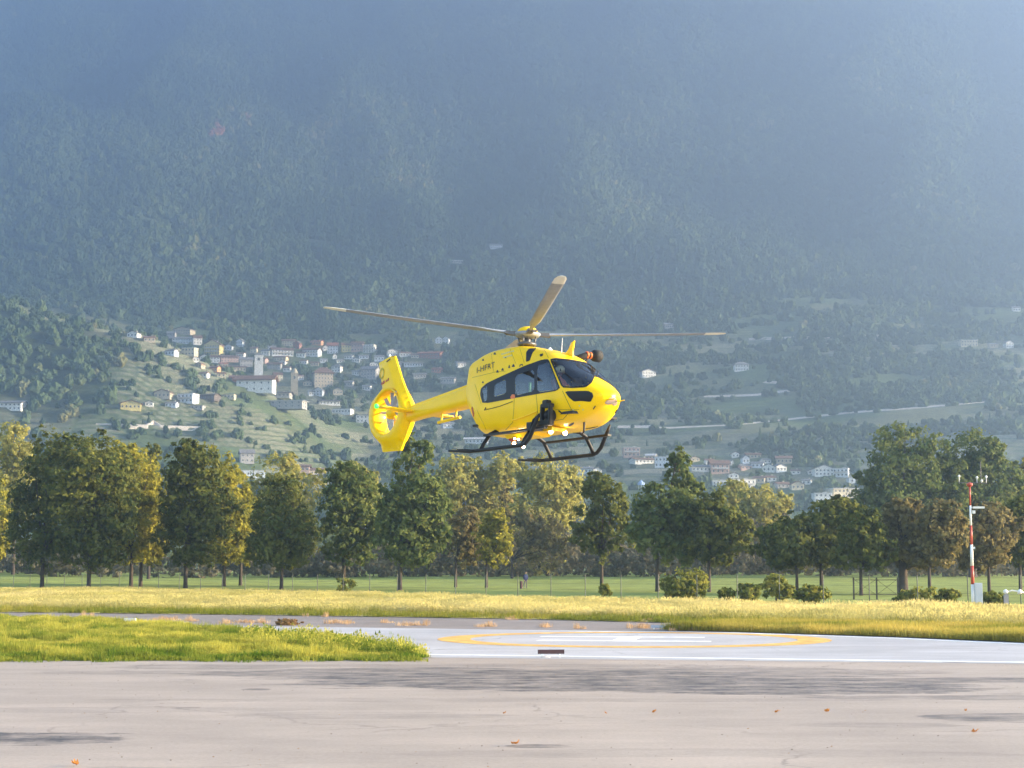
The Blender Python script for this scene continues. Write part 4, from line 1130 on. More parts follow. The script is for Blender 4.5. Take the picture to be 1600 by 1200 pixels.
protos = [blob_mesh('wood_a', 1, WM, 'b'), blob_mesh('wood_b', 2.3, WM, 'b'), blob_mesh('wood_c', 4.1, WM, 'b'), blob_mesh('wood_d', 5.9, WM, 'b'), blob_mesh('wood_e', 7.7, WM, 'cone'), blob_mesh('wood_f', 9.2, WM, 'cone')]
def plant_wood(name, n, r0, r1, dens, hscale, conif, tone):
    az = (rng.random(n) - .5) * 2 * math.radians(20.5)
    r = np.sqrt(r0 ** 2 + rng.random(n) * (r1 ** 2 - r0 ** 2))
    x, y = r * np.sin(az), r * np.cos(az)
    k = rng.random(n) < dens(x, y); x, y, r = x[k], y[k], r[k]
    z = H(x, y)
    h = hscale(len(x)) * (.62 + .38 * smooth(1350, 1900, r))
    u, v = project(np.stack([x, y, z], 1))
    ok = np.ones(len(x), bool)
    for (hu, hv, hw, hh, hd) in HOUSES:
        top = v - h * 2 * FPX / y
        wpx = h * FPX / y
        near = (y < hd + 12)
        ok &= ~(near & (np.abs(u - hu) < hw / 2 + wpx * .7) & (v > hv - hh * .6) & (top < hv - hh * .22) & (y > hd - 260))
        ok &= ~((np.abs(x - (hu - 800) / FPX * hd) < hw / 2 * hd / FPX + h * .5) & (np.abs(y - hd - 5) < 11))
    x, y, z, h, r = x[ok], y[ok], z[ok], h[ok], r[ok]
    n = len(x)
    idx = np.where(rng.random(n) < conif(x, y), rng.integers(4, 6, n), rng.integers(0, 4, n))
    w = h * (.85 + .4 * rng.random(n))
    scl = np.stack([w, w, h * (.8 + .5 * rng.random(n))], 1)
    rot = np.zeros((n, 3)); rot[:, 2] = rng.random(n) * 6.28; rot[:, :2] = rng.normal(size=(n, 2)) * .06
    tint = np.clip(tone(x, y) + rng.normal(size=n) * .19, 0, 1)
    scatter(name, np.stack([x, y, z - .3 * h], 1), rot, scl, tint, idx, protos)
    return n
n1_ = plant_wood('mountain_forest', 150000, 1030, 3270, lambda x, y: forest_mask(x, y) * np.where(np.hypot(x, y) < 2300, .50, .40),
                 lambda n: 3.9 + 3.2 * rng.random(n) ** 1.5, lambda x, y: smooth(1500, 1900, np.hypot(x, y)) * (.10 + .3 * smooth(.5, .62, fbm(x / 200, y / 200 + 60, 3))),
                 lambda x, y: .30 + (fbm(x / 130 + 50, y / 170, 4) - .5) * 1.5)
def dl(x, y):
    c = smooth(.46, .55, fbm(x / 62 + 13, y / 55 + 29, 4))
    hedge = smooth(.55, .62, fbm(x / 34 + 3, y / 12 + 9, 3)) * .5
    vine = smooth(-330, -290, x) * (1 - smooth(-20, 40, x)) * smooth(980, 1010, y) * (1 - smooth(1400, 1440, y))
    return np.clip(c * (1 - .8 * vine) + hedge, 0, 1) * (1 - forest_mask(x, y)) * .62
n2_ = plant_wood('slope_groves', 52000, 900, 1860, dl, lambda n: 2.4 + 3.2 * rng.random(n) ** 1.4, lambda x, y: np.full(len(x), .05),
                 lambda x, y: .36 + (fbm(x / 90 + 5, y / 90, 3) - .5) * 1.2)
print('wood instances', n1_, n2_)

dm = [march(u, v) for u, v in ((332, 214), (338, 205), (343, 198), (336, 216), (346, 210), (341, 214), (329, 218), (388, 190), (384, 186))]
dmat = woodmat('dead_foliage', (.22, .10, .07), (.30, .14, .10), (.34, .17, .12))
scatter('dead_trees', dm, [(0, 0, i) for i in range(len(dm))], [(5.5, 5.5, 7)] * 7 + [(3.5, 3.5, 5)] * 2, [.5] * len(dm), [i % 2 for i in range(len(dm))], [blob_mesh('dead_a', 3, dmat, 'b'), blob_mesh('dead_b', 6, dmat, 'b')])

print('top', float(H(*np.meshgrid(np.linspace(-1150, 1150, 300), np.linspace(2500, 3300, 200))).max()))
# ------------------------------------------------------------------ the helicopter (x forward, y port, z up, skids at z = 0)
HY, HPI, HRO = math.radians(-52), math.radians(1.0), math.radians(3.5)
RH = np.array(Matrix.Rotation(HY, 3, 'Z') @ Matrix(((math.cos(HPI), 0, -math.sin(HPI)), (0, 1, 0), (math.sin(HPI), 0, math.cos(HPI))))
              @ Matrix(((1, 0, 0), (0, math.cos(HRO), math.sin(HRO)), (0, -math.sin(HRO), math.cos(HRO)))))
OH = at_depth(824, 523, 44.5) - RH @ np.array([0, 0, 3.3])
heli = thing('helicopter', 'bright yellow rescue helicopter hovering above the landing pad with its landing lights on', 'helicopter')
heli.matrix_world = Matrix.LocRotScale(Vector(OH), Matrix(RH.tolist()).to_quaternion(), None)

def catmull(P, n):
    """P (k, ...) control values -> n samples"""
    P = np.asarray(P, float); k = len(P)
    t = np.linspace(0, k - 1, n); i = np.clip(np.floor(t).astype(int), 0, k - 2); f = (t - i).reshape((-1,) + (1,) * (P.ndim - 1))
    p0, p1, p2, p3 = P[np.maximum(i - 1, 0)], P[i], P[i + 1], P[np.minimum(i + 2, k - 1)]
    return .5 * ((2 * p1) + (-p0 + p2) * f + (2 * p0 - 5 * p1 + 4 * p2 - p3) * f ** 2 + (-p0 + 3 * p1 - 3 * p2 + p3) * f ** 3)
# stations: x, then half-section control points (y, z) from keel to crown
ST = [
 (3.58, [(0, 1.17), (.05, 1.18), (.08, 1.21), (.10, 1.26), (.095, 1.30), (.08, 1.33), (.05, 1.345), (.025, 1.35), (0, 1.352)]),
 (3.50, [(0, 1.04), (.16, 1.06), (.24, 1.13), (.28, 1.24), (.27, 1.32), (.22, 1.38), (.14, 1.41), (.07, 1.425), (0, 1.43)]),
 (3.34, [(0, .91), (.25, .935), (.38, 1.04), (.45, 1.21), (.44, 1.34), (.36, 1.44), (.24, 1.50), (.12, 1.53), (0, 1.54)]),
 (3.08, [(0, .775), (.34, .80), (.52, .93), (.61, 1.18), (.61, 1.37), (.52, 1.54), (.36, 1.645), (.18, 1.69), (0, 1.70)]),
 (2.76, [(0, .665), (.42, .685), (.65, .84), (.75, 1.15), (.76, 1.42), (.68, 1.68), (.50, 1.83), (.26, 1.895), (0, 1.91)]),
 (2.40, [(0, .60), (.48, .615), (.73, .77), (.84, 1.13), (.85, 1.46), (.78, 1.83), (.61, 2.03), (.33, 2.105), (0, 2.13)]),
 (2.00, [(0, .57), (.52, .585), (.78, .73), (.88, 1.12), (.895, 1.49), (.83, 1.93), (.70, 2.21), (.40, 2.38), (0, 2.43)]),
 (1.50, [(0, .55), (.54, .565), (.80, .70), (.90, 1.10), (.91, 1.50), (.85, 1.97), (.73, 2.29), (.47, 2.58), (0, 2.64)]),
 (.90, [(0, .55), (.54, .565), (.80, .70), (.90, 1.10), (.91, 1.50), (.86, 1.96), (.73, 2.28), (.53, 2.71), (0, 2.79)]),
 (.20, [(0, .55), (.54, .565), (.80, .70), (.90, 1.10), (.91, 1.50), (.86, 1.94), (.74, 2.26), (.56, 2.83), (0, 2.94)]),
 (-.50, [(0, .55), (.53, .57), (.79, .71), (.89, 1.10), (.90, 1.48), (.86, 1.90), (.75, 2.24), (.58, 2.84), (0, 2.95)]),
 (-1.05, [(0, .60), (.48, .63), (.73, .80), (.84, 1.15), (.86, 1.48), (.83, 1.88), (.74, 2.22), (.58, 2.80), (0, 2.89)]),
 (-1.45, [(0, .86), (.38, .90), (.60, 1.05), (.73, 1.30), (.77, 1.55), (.76, 1.88), (.70, 2.20), (.57, 2.70), (0, 2.79)]),
 (-1.76, [(0, 1.20), (.30, 1.24), (.48, 1.34), (.60, 1.50), (.66, 1.68), (.67, 1.94), (.64, 2.22), (.54, 2.60), (0, 2.69)]),
 (-1.90, [(0, 1.42), (.24, 1.44), (.36, 1.50), (.44, 1.60), (.49, 1.75), (.50, 1.95), (.48, 2.18), (.40, 2.45), (0, 2.52)]),
 (-2.02, [(0, 1.52), (.18, 1.53), (.26, 1.57), (.30, 1.65), (.31, 1.78), (.31, 1.92), (.28, 2.05), (.20, 2.14), (0, 2.16)]),
]
NS, NT = 150, 40
sx = catmull([s[0] for s in ST], NS); sp = catmull([s[1] for s in ST], NS)
ring = np.stack([catmull(sp[i], NT) for i in range(NS)])          # (NS, NT, 2) starboard half as +y
ring[:, 0, 0] = 0; ring[:, -1, 0] = 0; ring[..., 0] = np.maximum(ring[..., 0], 0)
HV, HF = [], []
for i in range(NS):
    for j in range(NT): HV.append((sx[i], -ring[i, j, 0], ring[i, j, 1]))
    for j in range(NT - 2, 0, -1): HV.append((sx[i], ring[i, j, 0], ring[i, j, 1]))
NR = 2 * NT - 2
for i in range(NS - 1):
    for j in range(NR):
        a, b_ = i * NR + j, i * NR + (j + 1) % NR
        HF.append((a, b_, b_ + NR, a + NR))
HF.append(tuple(range(NR - 1, -1, -1))); HF.append(tuple((NS - 1) * NR + j for j in range(NR)))
HF = [f[::-1] for f in HF]
bvh = BVHTree.FromPolygons([Vector(v) for v in HV], HF)
CL = RH.T @ (CAM - OH)
def hull_hit(u, v):
    d = Vector(RH.T @ ray(u, v)).normalized()
    h = bvh.ray_cast(Vector(CL), d)
    if h[0] is None: return None
    n = h[1]
    if n.dot(d) > 0: n = -n
    return h[0], n
def to_px(p):
    return project(OH + RH @ np.array(p))
def in_poly(p, poly): return bool(inside(np.array([p]), poly)[0])
def densify(poly, st=1.2):
    out = []
    for (a, b_) in zip(poly, poly[1:] + poly[:1]):
        n = max(1, int(math.hypot(b_[0] - a[0], b_[1] - a[1]) / st))
        out += [(a[0] + (b_[0] - a[0]) * i / n, a[1] + (b_[1] - a[1]) * i / n) for i in range(n)]
    return out
def round_poly(poly, it=2):
    for _ in range(it):
        q = []
        for a, b_ in zip(poly, poly[1:] + poly[:1]):
            q += [(a[0] * .87 + b_[0] * .13, a[1] * .87 + b_[1] * .13), (a[0] * .13 + b_[0] * .87, a[1] * .13 + b_[1] * .87)]
        poly = q
    return poly
def shrink(poly, d):
    """move the outline inward by d px"""
    c = np.array(poly); n = len(c); area = sum(c[i][0] * c[(i + 1) % n][1] - c[(i + 1) % n][0] * c[i][1] for i in range(n))
    out = []
    for i in range(n):
        t = c[(i + 1) % n] - c[i - 1]; t = t / (np.linalg.norm(t) + 1e-9)
        nrm = np.array([-t[1], t[0]]) * (1 if area > 0 else -1)
        out.append(tuple(c[i] + nrm * d))
    return out
def panel(name, outer, holes, off, m, mirror=True, thick=.012, parent=None, label=None, st=1.3):
    """a panel of the skin: an outline on the starboard side laid onto the hull, with its thickness; and its mirror image"""
    outer = densify(outer, st); holes = [densify(h, st) for h in holes]
    pts, edges = [], []
    for lp in [outer] + holes:
        n = len(pts); pts += lp; edges += [(n + i, n + (i + 1) % len(lp)) for i in range(len(lp))]
    a = np.array(outer); lo, hi = a.min(0), a.max(0)
    gx = np.arange(lo[0] + .6, hi[0], st * 1.2); gy = np.arange(lo[1] + .6, hi[1], st * 1.2)
    gp = [(x, y) for x in gx for y in gy]
    if gp:
        k = inside(np.array(gp), shrink(outer, .5))
        for h in holes: k &= ~inside(np.array(gp), shrink(h, -.5))
        pts += [g_ for g_, q in zip(gp, k) if q]
    r = delaunay_2d_cdt([Vector(p) for p in pts], edges, [], 0, 1e-4)
    V2, F2 = r[0], r[2]
    keep = []
    for f in F2:
        c = (sum(V2[i].x for i in f) / len(f), sum(V2[i].y for i in f) / len(f))
        if in_poly(c, outer) and not any(in_poly(c, h) for h in holes): keep.append(f)
    P3 = [hull_hit(v.x, v.y) for v in V2]
    keep = [f for f in keep if all(P3[i] is not None for i in f)]
    def make(sgn):
        used = sorted({i for f in keep for i in f}); idx = {q: n for n, q in enumerate(used)}
        V, F = [], []
        for q in used:
            p, n = P3[q]; p = p + n * off; V.append((p.x, p.y * sgn, p.z))
        nn = len(used)
        cnt = {}
        for f in keep:
            g_ = [idx[i] for i in f]
            a_, b_, c_ = [Vector(V[i]) for i in g_[:3]]
            ref = P3[f[0]][1].copy(); ref.y *= sgn
            if (b_ - a_).cross(c_ - a_).dot(ref) < 0: g_ = g_[::-1]
            F.append(tuple(g_))
            for i in range(len(g_)):
                e = (g_[i], g_[(i + 1) % len(g_)]); cnt[e] = 1
        top = list(F)
        if thick:
            for q in used:
                p, n = P3[q]; p = p + n * (off - thick); V.append((p.x, p.y * sgn, p.z))
            for f in top: F.append(tuple(i + nn for i in f[::-1]))
            for (i, j) in cnt:
                if (j, i) not in cnt: F.append((j, i, i + nn, j + nn))
        o = mobj(name, new_mesh(name, V, F, m, True), parent or heli)
        o.data.set_sharp_from_angle(angle=math.radians(50))
        if label: o['label'] = label
        return o
    a_ = make(1)
    return (a_, make(-1)) if mirror else (a_,)

BAND = round_poly([(751.7, 606.7), (761.7, 598.3), (786.7, 586.7), (820, 571.7), (845, 562.8), (857.2, 561), (866.5, 584.5), (876.3, 609.3), (815, 620), (754.5, 631), (750.4, 617)], 1)
PANE_R = round_poly([(753.2, 608.6), (761.4, 602.5), (761.6, 620), (760, 626), (756.5, 627.5)])
PANE_M = round_poly([(772.8, 601), (791, 592.2), (791, 615), (771.8, 621)], 1)
PANE_S = round_poly([(805, 586.8), (835.2, 576.6), (835.4, 611), (805, 618.6)], 1)
PANE_D = round_poly([(839.5, 572), (857, 565.2), (865.5, 586), (874, 608.3), (839.5, 614)], 1)
WS = round_poly([(859.3, 561.4), (868, 559.8), (890, 561.6), (905, 564.4), (915, 571), (925, 579), (929.3, 588), (925, 598), (915, 605.2), (896, 606.3), (878.3, 605.6), (868, 582)], 1)
WS_IN = shrink(densify(WS, 3), 2.2)
CHIN = round_poly([(882.5, 611.3), (919, 610.8), (925.5, 614), (927.3, 619.5), (923, 628), (908, 626.4), (897, 627.4), (889, 621)], 1)
holes = [PANE_R, PANE_M, PANE_S, PANE_D, WS_IN]
hs = [shrink(densify(h, 3), -.4) for h in holes]
cut = set()
for fi, f in enumerate(HF[:-2]):
    c = Vector((0, 0, 0))
    for i in f: c += Vector(HV[i])
    c /= 4
    if c.x < -1.3: continue
    q = to_px((c.x, -abs(c.y), c.z))
    # only the skin that faces the side, not its far half seen through
    h = bvh.ray_cast(Vector(CL), (Vector((c.x, -abs(c.y), c.z)) - Vector(CL)).normalized())
    if h[0] is None or (h[0] - Vector((c.x, -abs(c.y), c.z))).length > .12: continue
    if any(in_poly((float(q[0]), float(q[1])), p) for p in hs): cut.add(fi)
KF = [f for i, f in enumerate(HF) if i not in cut]
body = mobj('fuselage', new_mesh('fuselage', HV, KF, M['yellow'], True), heli)
vn = [Vector((0, 0, 0))] * len(HV)
for f in HF[:-2]:
    a_, b_, c_ = Vector(HV[f[0]]), Vector(HV[f[1]]), Vector(HV[f[3]])
    n = (b_ - a_).cross(c_ - a_)
    for i in f: vn[i] = vn[i] + n
sg = 1 if vn[(NS // 2) * NR + NT // 3].y < 0 else -1
LV = [tuple(Vector(v) - (n.normalized() if n.length > 0 else n) * sg * .035) for v, n in zip(HV, vn)]
mobj('cabin_lining', new_mesh('cabin_lining', LV, [f[::-1] for f in KF[:-2]], M['liner'], True), heli)
panel('window_band', BAND, [PANE_R, PANE_M, PANE_S, PANE_D], .008, M['band'], thick=.02)
for nm, pl in (('rear_window', PANE_R), ('cabin_window', PANE_M), ('door_window', PANE_S), ('cockpit_window', PANE_D)):
    panel(nm, pl, [], .004, M['glass'], thick=0)
panel('windscreen_frame', WS, [WS_IN], .009, M['band'], thick=.02)
panel('windscreen', WS_IN, [], .006, M['screen'], thick=0)
panel('chin_window', CHIN, [], .008, M['band'], thick=.012)
# intakes, vents and other small marks on the cowling
def spot(name, poly, m, off=.006, it=1, mirror=True, label=None):
    return panel(name, round_poly(poly, it), [], off, m, mirror, .008, None, label, .9)
spot('air_intake', [(822.3, 550), (826.7, 545), (838.5, 543.9), (831.7, 551.7), (827.8, 563.5), (821.9, 565.5)], M['band'])
spot('vent', [(843.5, 553.6), (848.6, 552.2), (848.2, 556), (843.8, 557.2)], M['band'])
for (x, y, w, h) in ((777.2, 580, 2.2, 4.4), (785.2, 577, 2.2, 4.2), (795.6, 572.5, 1.5, 5.4), (802, 571, 2.6, 4.6), (754.6, 562, 1.9, 3.4), (773, 552.2, 2.2, 3.6), (754.5, 597, 1.5, 3.2), (790, 558.8, 1.6, 1.8)):
    spot('vent', [(x - w, y + h / 2), (x, y - h / 2), (x + w * .6, y - h * .3), (x + w, y + h / 2)], M['ink'])
spot('vent', [(811.6, 573), (812.6, 569.6), (816.5, 568.6), (817.2, 571.4), (815.8, 571.6), (815.2, 570.2), (813.4, 570.9), (813, 573)], M['ink'], it=0)
spot('hoist_warning', [(797.8, 620.5), (800.6, 616.2), (804.6, 616.6), (805.4, 622.2), (799, 623.2)], M['orange'], .012)
spot('footwell_lamp', [(888, 664), (893.5, 660.8), (896.8, 659.8), (896.6, 662.4), (891, 666), (888, 666)], M['band'])
spot('tail_warning', [(736.6, 637), (738.6, 635.4), (741, 645.6), (740.6, 651.6), (739.2, 650)], M['red'], .008, 0)
for (x, y) in ((905.5, 634), (895.5, 640.5), (911, 640), (928, 636.5)):
    spot('rivet_plate', [(x - 1, y - 1), (x + 1.1, y - .9), (x + 1, y + 1), (x - 1.1, y + .9)], M['faint'])
def seam(name, pts, r, m, off=.004, mirror=True, parent=None):
    P = []
    d = []
    for a, b_ in zip(pts[:-1], pts[1:]):
        n = max(2, int(math.hypot(b_[0] - a[0], b_[1] - a[1]) / 2))
        d += [(a[0] + (b_[0] - a[0]) * i / n, a[1] + (b_[1] - a[1]) * i / n) for i in range(n)]
    d.append(pts[-1])
    for q in d:
        h = hull_hit(*q)
        if h: P.append(h[0] + h[1] * off)
    if len(P) < 2: return
    for sgn in ((1, -1) if mirror else (1,)):
        b = MB(); b.tube([(p.x, p.y * sgn, p.z) for p in P], r, 5); b.build(name, m, parent or heli)
shade_y = mat('panel_gap', (.20, .14, .01), rough=.7)
seam('door_rail', [(801, 657), (820, 651), (839.5, 643)], .022, M['yellow'], .012)
seam('door_track', [(758.5, 640.5), (780, 635.2), (801, 627.4)], .012, shade_y, .004)
seam('door_gap', [(837.5, 612.5), (839.5, 634), (840, 645), (834, 655)], .007, shade_y, .0)
seam('door_gap', [(803.5, 621), (803, 640), (801, 660), (790, 672)], .007, shade_y, .0)
seam('door_gap', [(879, 611), (886, 626), (893, 640), (880, 655), (850, 660)], .007, shade_y, .0)
seam('cowling_gap', [(738, 590), (775, 581), (790, 580)], .005, shade_y, .0)
for a_, b_ in (((768, 553), (771, 581)), ((797, 545.5), (806, 568)), ((812, 543.5), (819, 566.5)), ((836, 566), (852, 561)), ((851, 547), (857, 559.5)), ((742, 600), (752, 632)), ((745, 640), (760, 672)), ((868, 640), (905, 640))):
    seam('panel_gap', [a_, b_], .0045, shade_y, .0)
seam('handle', [(873.5, 641.5), (879, 646)], .02, M['black'], .015)
for nm, (a, b_) in (('handle', ((757.5, 641), (759.5, 637))), ('handle', ((927, 639), (930.5, 634)))):
    seam(nm, [a, b_], .014, M['black'], .012)
# lettering on the starboard cowling
def lettering(name, txt, p0, ex, ey, m, off=.010, surf=None):
    """txt set along ex (px per unit) with height along ey, wrapped on the hull"""
    cu = bpy.data.curves.new(name, 'FONT'); cu.body = txt; cu.size = 1; cu.resolution_u = 3; cu.offset = .004
    to = bpy.data.objects.new(name, cu); COL.objects.link(to)
    bpy.context.view_layer.update()
    me = bpy.data.meshes.new_from_object(to.evaluated_get(bpy.context.evaluated_depsgraph_get()))
    bpy.data.objects.remove(to)
    V, ok = [], True
    for v in me.vertices:
        u = p0[0] + ex[0] * v.co.x + ey[0] * v.co.y; w = p0[1] + ex[1] * v.co.x + ey[1] * v.co.y
        h = hull_hit(u, w) if surf is None else surf(u, w)
        if h is None: h = (Vector((0, -.7, 2.4)), Vector((0, -1, 0)))
        V.append(h[0] + h[1] * off)
    me2 = new_mesh(name, V, [tuple(p.vertices) for p in me.polygons], m)
    return mobj(name, me2, heli)
lettering('registration_lettering', 'I-HFRT', (744.8, 583.2), (9.6, -3.15), (.2, -12.4), M['ink'])
b0 = [(785, 552.2), (785.5, 556.5)]
for r_ in range(2):
    for i in range(7 - 2 * r_):
        x, y = 783.5 + i * 2.9 + r_ * 3, 552.6 - i * .78 + r_ * 5.0
        spot('faint_lettering', [(x, y), (x + 2.1, y - .55), (x + 2.1, y + 1.5), (x, y + 2.0)], M['faint'], .006, 0, False)

# tail boom with the drive-shaft cover on top
def loft(secs, n=24, cap=True):
    V, F = [], []
    for (x, hw, z0, z1, e) in secs:
        zc, hz = (z0 + z1) / 2, (z1 - z0) / 2
        for k in range(n):
            a = 2 * math.pi * k / n; c, s_ = math.cos(a), math.sin(a)
            V.append((x, hw * math.copysign(abs(c) ** e, c), zc + hz * math.copysign(abs(s_) ** e, s_)))
    for i in range(len(secs) - 1):
        for k in range(n):
            F.append((i * n + k, (i + 1) * n + k, (i + 1) * n + (k + 1) % n, i * n + (k + 1) % n))
    if cap: F.append(tuple(range(n))); F.append(tuple(range((len(secs) - 1) * n, len(secs) * n))[::-1])
    return V, F
def lobj(name, secs, m, parent=heli, n=24, ang=40):
    V, F = loft(secs, n); o = mobj(name, new_mesh(name, V, [f[::-1] for f in F], m, True), parent); o.data.set_sharp_from_angle(angle=math.radians(ang)); return o
boom = lobj('tail_boom', [(-1.7, .33, 1.48, 2.16, .6), (-2.3, .29, 1.55, 2.13, .6), (-3.5, .235, 1.50, 2.00, .62), (-4.7, .19, 1.45, 1.86, .65), (-5.5, .16, 1.38, 1.80, .7), (-5.9, .13, 1.36, 1.80, .8)], M['yellow'])
lobj('shaft_cover', [(-1.8, .12, 2.06, 2.30, .5), (-2.4, .11, 2.04, 2.22, .5), (-3.6, .10, 1.92, 2.08, .5), (-5.1, .085, 1.74, 1.91, .5), (-5.5, .07, 1.72, 1.84, .5)], M['yellow'], boom)
an = MB(); an.tube([(-2.85, -.06, 1.30), (-3.9, -.06, 1.24)], .045, 8); an.tube([(-3.05, -.06, 1.31), (-3.05, -.04, 1.6)], .03, 6); an.tube([(-3.75, -.06, 1.25), (-3.75, -.04, 1.52)], .03, 6)
an.build('ski_antenna', M['yellow'], boom)
# fin and fenestron shroud: outline in the plane of symmetry, thick round the duct, thin at the edges; leaning a little to port
FC, FR = (-6.38, 1.75), .645
OUT = [(-7.28, 3.38), (-6.66, 3.52), (-6.44, 3.50), (-5.95, 2.72), (-5.42, 2.00), (-5.30, 1.80), (-5.28, 1.50), (-5.36, 1.28), (-5.50, 1.02), (-5.74, .58), (-6.70, .60), (-6.82, .84), (-7.22, 1.10), (-7.48, 1.55), (-7.52, 1.86), (-7.38, 2.22), (-7.14, 2.44), (-6.98, 2.56)]
OUT = [tuple(p) for p in np.vstack([catmull(np.array([a, b_]), 5)[:-1] for a, b_ in zip(OUT, OUT[1:] + OUT[:1])])]
def lean(y, z): return y + (z - 1.75) * .03
def shroud():
    N = 64; hole = [(FC[0] + FR * math.cos(2 * math.pi * i / N), FC[1] + FR * math.sin(2 * math.pi * i / N)) for i in range(N)]
    lip = [(FC[0] + (FR + .10) * math.cos(2 * math.pi * i / N), FC[1] + (FR + .10) * math.sin(2 * math.pi * i / N)) for i in range(N)]
    pts = OUT + lip; ne = [(i, (i + 1) % len(OUT)) for i in range(len(OUT))] + [(len(OUT) + i, len(OUT) + (i + 1) % N) for i in range(N)]
    a = np.array(OUT); gp = [(x, y) for x in np.arange(-7.6, -5.2, .07) for y in np.arange(.5, 3.6, .07)]
    gp = np.array(gp); k = inside(gp, OUT) & (np.hypot(gp[:, 0] - FC[0], gp[:, 1] - FC[1]) > FR + .14)
    dist = lambda p: min(math.hypot(p[0] - q[0], p[1] - q[1]) for q in OUT)
    gp = [tuple(g_) for g_ in gp[k] if dist(g_) > .21]
    dn = densify(OUT, .05)
    for dd in (.045, .10, .16):
        for sg_ in (1, -1):
            q_ = shrink(dn, dd * sg_)
            kk = inside(np.array(q_), OUT)
            if kk.mean() > .5: gp += [t_ for t_, w_ in zip(q_, kk) if w_ and abs(dist(t_) - dd) < .035 and math.hypot(t_[0] - FC[0], t_[1] - FC[1]) > FR + .13]
    r = delaunay_2d_cdt([Vector(p) for p in pts + gp], ne, [], 0, 1e-4)
    V2 = [(v.x, v.y) for v in r[0]]
    F2 = []
    for f in r[2]:
        c = (sum(V2[i][0] for i in f) / 3, sum(V2[i][1] for i in f) / 3)
        if in_poly(c, OUT) and math.hypot(c[0] - FC[0], c[1] - FC[1]) > FR + .095: F2.append(tuple(f))
    def half(p):
        d = min(dist(p), .6); rr = math.hypot(p[0] - FC[0], p[1] - FC[1])
        edge = .035 + .13 * float(smooth(0, .32, d))
        duct = .26 - .10 * float(smooth(FR + .1, FR + .55, rr))
        w = float(smooth(.0, .16, d))
        up = float(smooth(1.95, 2.9, p[1])); lo = 1 - float(smooth(.75, .95, p[1]))
        kk_ = max(up, lo); t = edge * kk_ + max(edge, duct * w) * (1 - kk_)
        return t * (1 - .15 * up)
    V, F = [], []
    n = len(V2)
    for sgn in (-1, 1):
        for p in V2: V.append((p[0], lean(sgn * half(p), p[1]), p[1]))
    for f in F2:
        a_, b_, c_ = [V2[i] for i in f]
        ccw = (b_[0] - a_[0]) * (c_[1] - a_[1]) - (b_[1] - a_[1]) * (c_[0] - a_[0]) > 0
        g_ = f if ccw else f[::-1]           # seen from -y: x right, z up -> ccw faces -y
        F.append(g_); F.append(tuple(i + n for i in g_[::-1]))
    m_ = len(OUT)
    for i in range(m_):
        j = (i + 1) % m_; F.append((i, i + n, j + n, j))
    # rounded duct: lip to throat
    base = len(V); prof = [(FR + .10, .26), (FR + .05, .262), (FR + .015, .24), (FR, .18), (FR - .01, .0), (FR, -.18), (FR + .015, -.24), (FR + .05, -.262), (FR + .10, -.26)]
    for i in range(N):
        a_ = 2 * math.pi * i / N
        for (q, y) in prof:
            x, z = FC[0] + q * math.cos(a_), FC[1] + q * math.sin(a_); V.append((x, lean(-y, z), z))
    L = len(prof)
    for i in range(N):
        for k_ in range(L - 1):
            a_, b_ = base + i * L + k_, base + ((i + 1) % N) * L + k_; F.append((a_, b_, b_ + 1, a_ + 1))
    o = mobj('tail_fin', new_mesh('tail_fin', V, F, M['yellow'], True), heli)
    o.data.set_sharp_from_angle(angle=math.radians(48))
    return o
fin = shroud()
fen = MB(); fen.lathe([(.16, -.16), (.19, -.10), (.19, .10), (.10, .17)], n=20, mat=Matrix.Rotation(math.pi / 2, 3, 'X'))
hub = fen.build('tail_rotor_hub', M['yellow'], fin, True, (FC[0], lean(0, FC[1]), FC[1]))
for i in range(10):
    a_ = 2 * math.pi * (i + .3 + .12 * math.sin(i * 2.2)) / 10; b = MB()
    R_ = Matrix.Rotation(a_, 3, 'Y') @ Matrix.Rotation(math.radians(38), 3, 'Z')
    b.box(Matrix.Rotation(a_, 3, 'Y') @ Vector((.40, .0, 0)), (.46, .012, .11), 0, Matrix.Rotation(a_, 3, 'Y') @ Matrix.Rotation(math.radians(40), 3, 'X'))
    b.build('tail_rotor_blade', M['blade'], hub)
for i in range(3):   # stator legs behind the rotor, port side
    a_ = math.radians(20 + 120 * i); b = MB()
    b.tube([(.1 * math.cos(a_), .16, .1 * math.sin(a_)), (.64 * math.cos(a_), .16, .64 * math.sin(a_))], .05, 8); b.build('stator', M['yellow'], hub)
# fin emblem and lettering (starboard side), tip light
def fin_mark(name, pts, m, y0=-.155):
    V = [(x, lean(y0 - .004, z), z) for x, z in pts]; V += [(x, lean(y0 + .02, z), z) for x, z in pts]; n = len(pts)
    F = [tuple(range(n)), tuple(range(2 * n - 1, n - 1, -1))] + [(i, i + n, (i + 1) % n + n, (i + 1) % n) for i in range(n)]
    return mobj(name, new_mesh(name, V, F, m), fin)
em = mat('faint_emblem', (.52, .40, .03), rough=.5)
for k in range(14):
    a_, b_ = 2 * math.pi * k / 14, 2 * math.pi * (k + .8) / 14
    fin_mark('emblem', [(-6.90 + .13 * math.cos(q) * s_, 3.00 + .17 * math.sin(q) * s_) for q, s_ in ((a_, 1), (b_, 1), (b_, .72), (a_, .72))], em, -.150)
for i, (w, h) in enumerate(((.05, .08), (.06, .10), (.03, .09), (.06, .08), (.05, .1))):
    x = -6.88 + i * .085; fin_mark('lettering', [(x, 2.64 + i * .02), (x + w, 2.655 + i * .02), (x + w * .8, 2.64 + i * .02 + h), (x + .01, 2.63 + i * .02 + h)], M['red'], -.152)
fin_mark('lettering', [(-6.72, 3.33), (-6.55, 3.39), (-6.55, 3.42), (-6.72, 3.36)], M['ink'], -.125)
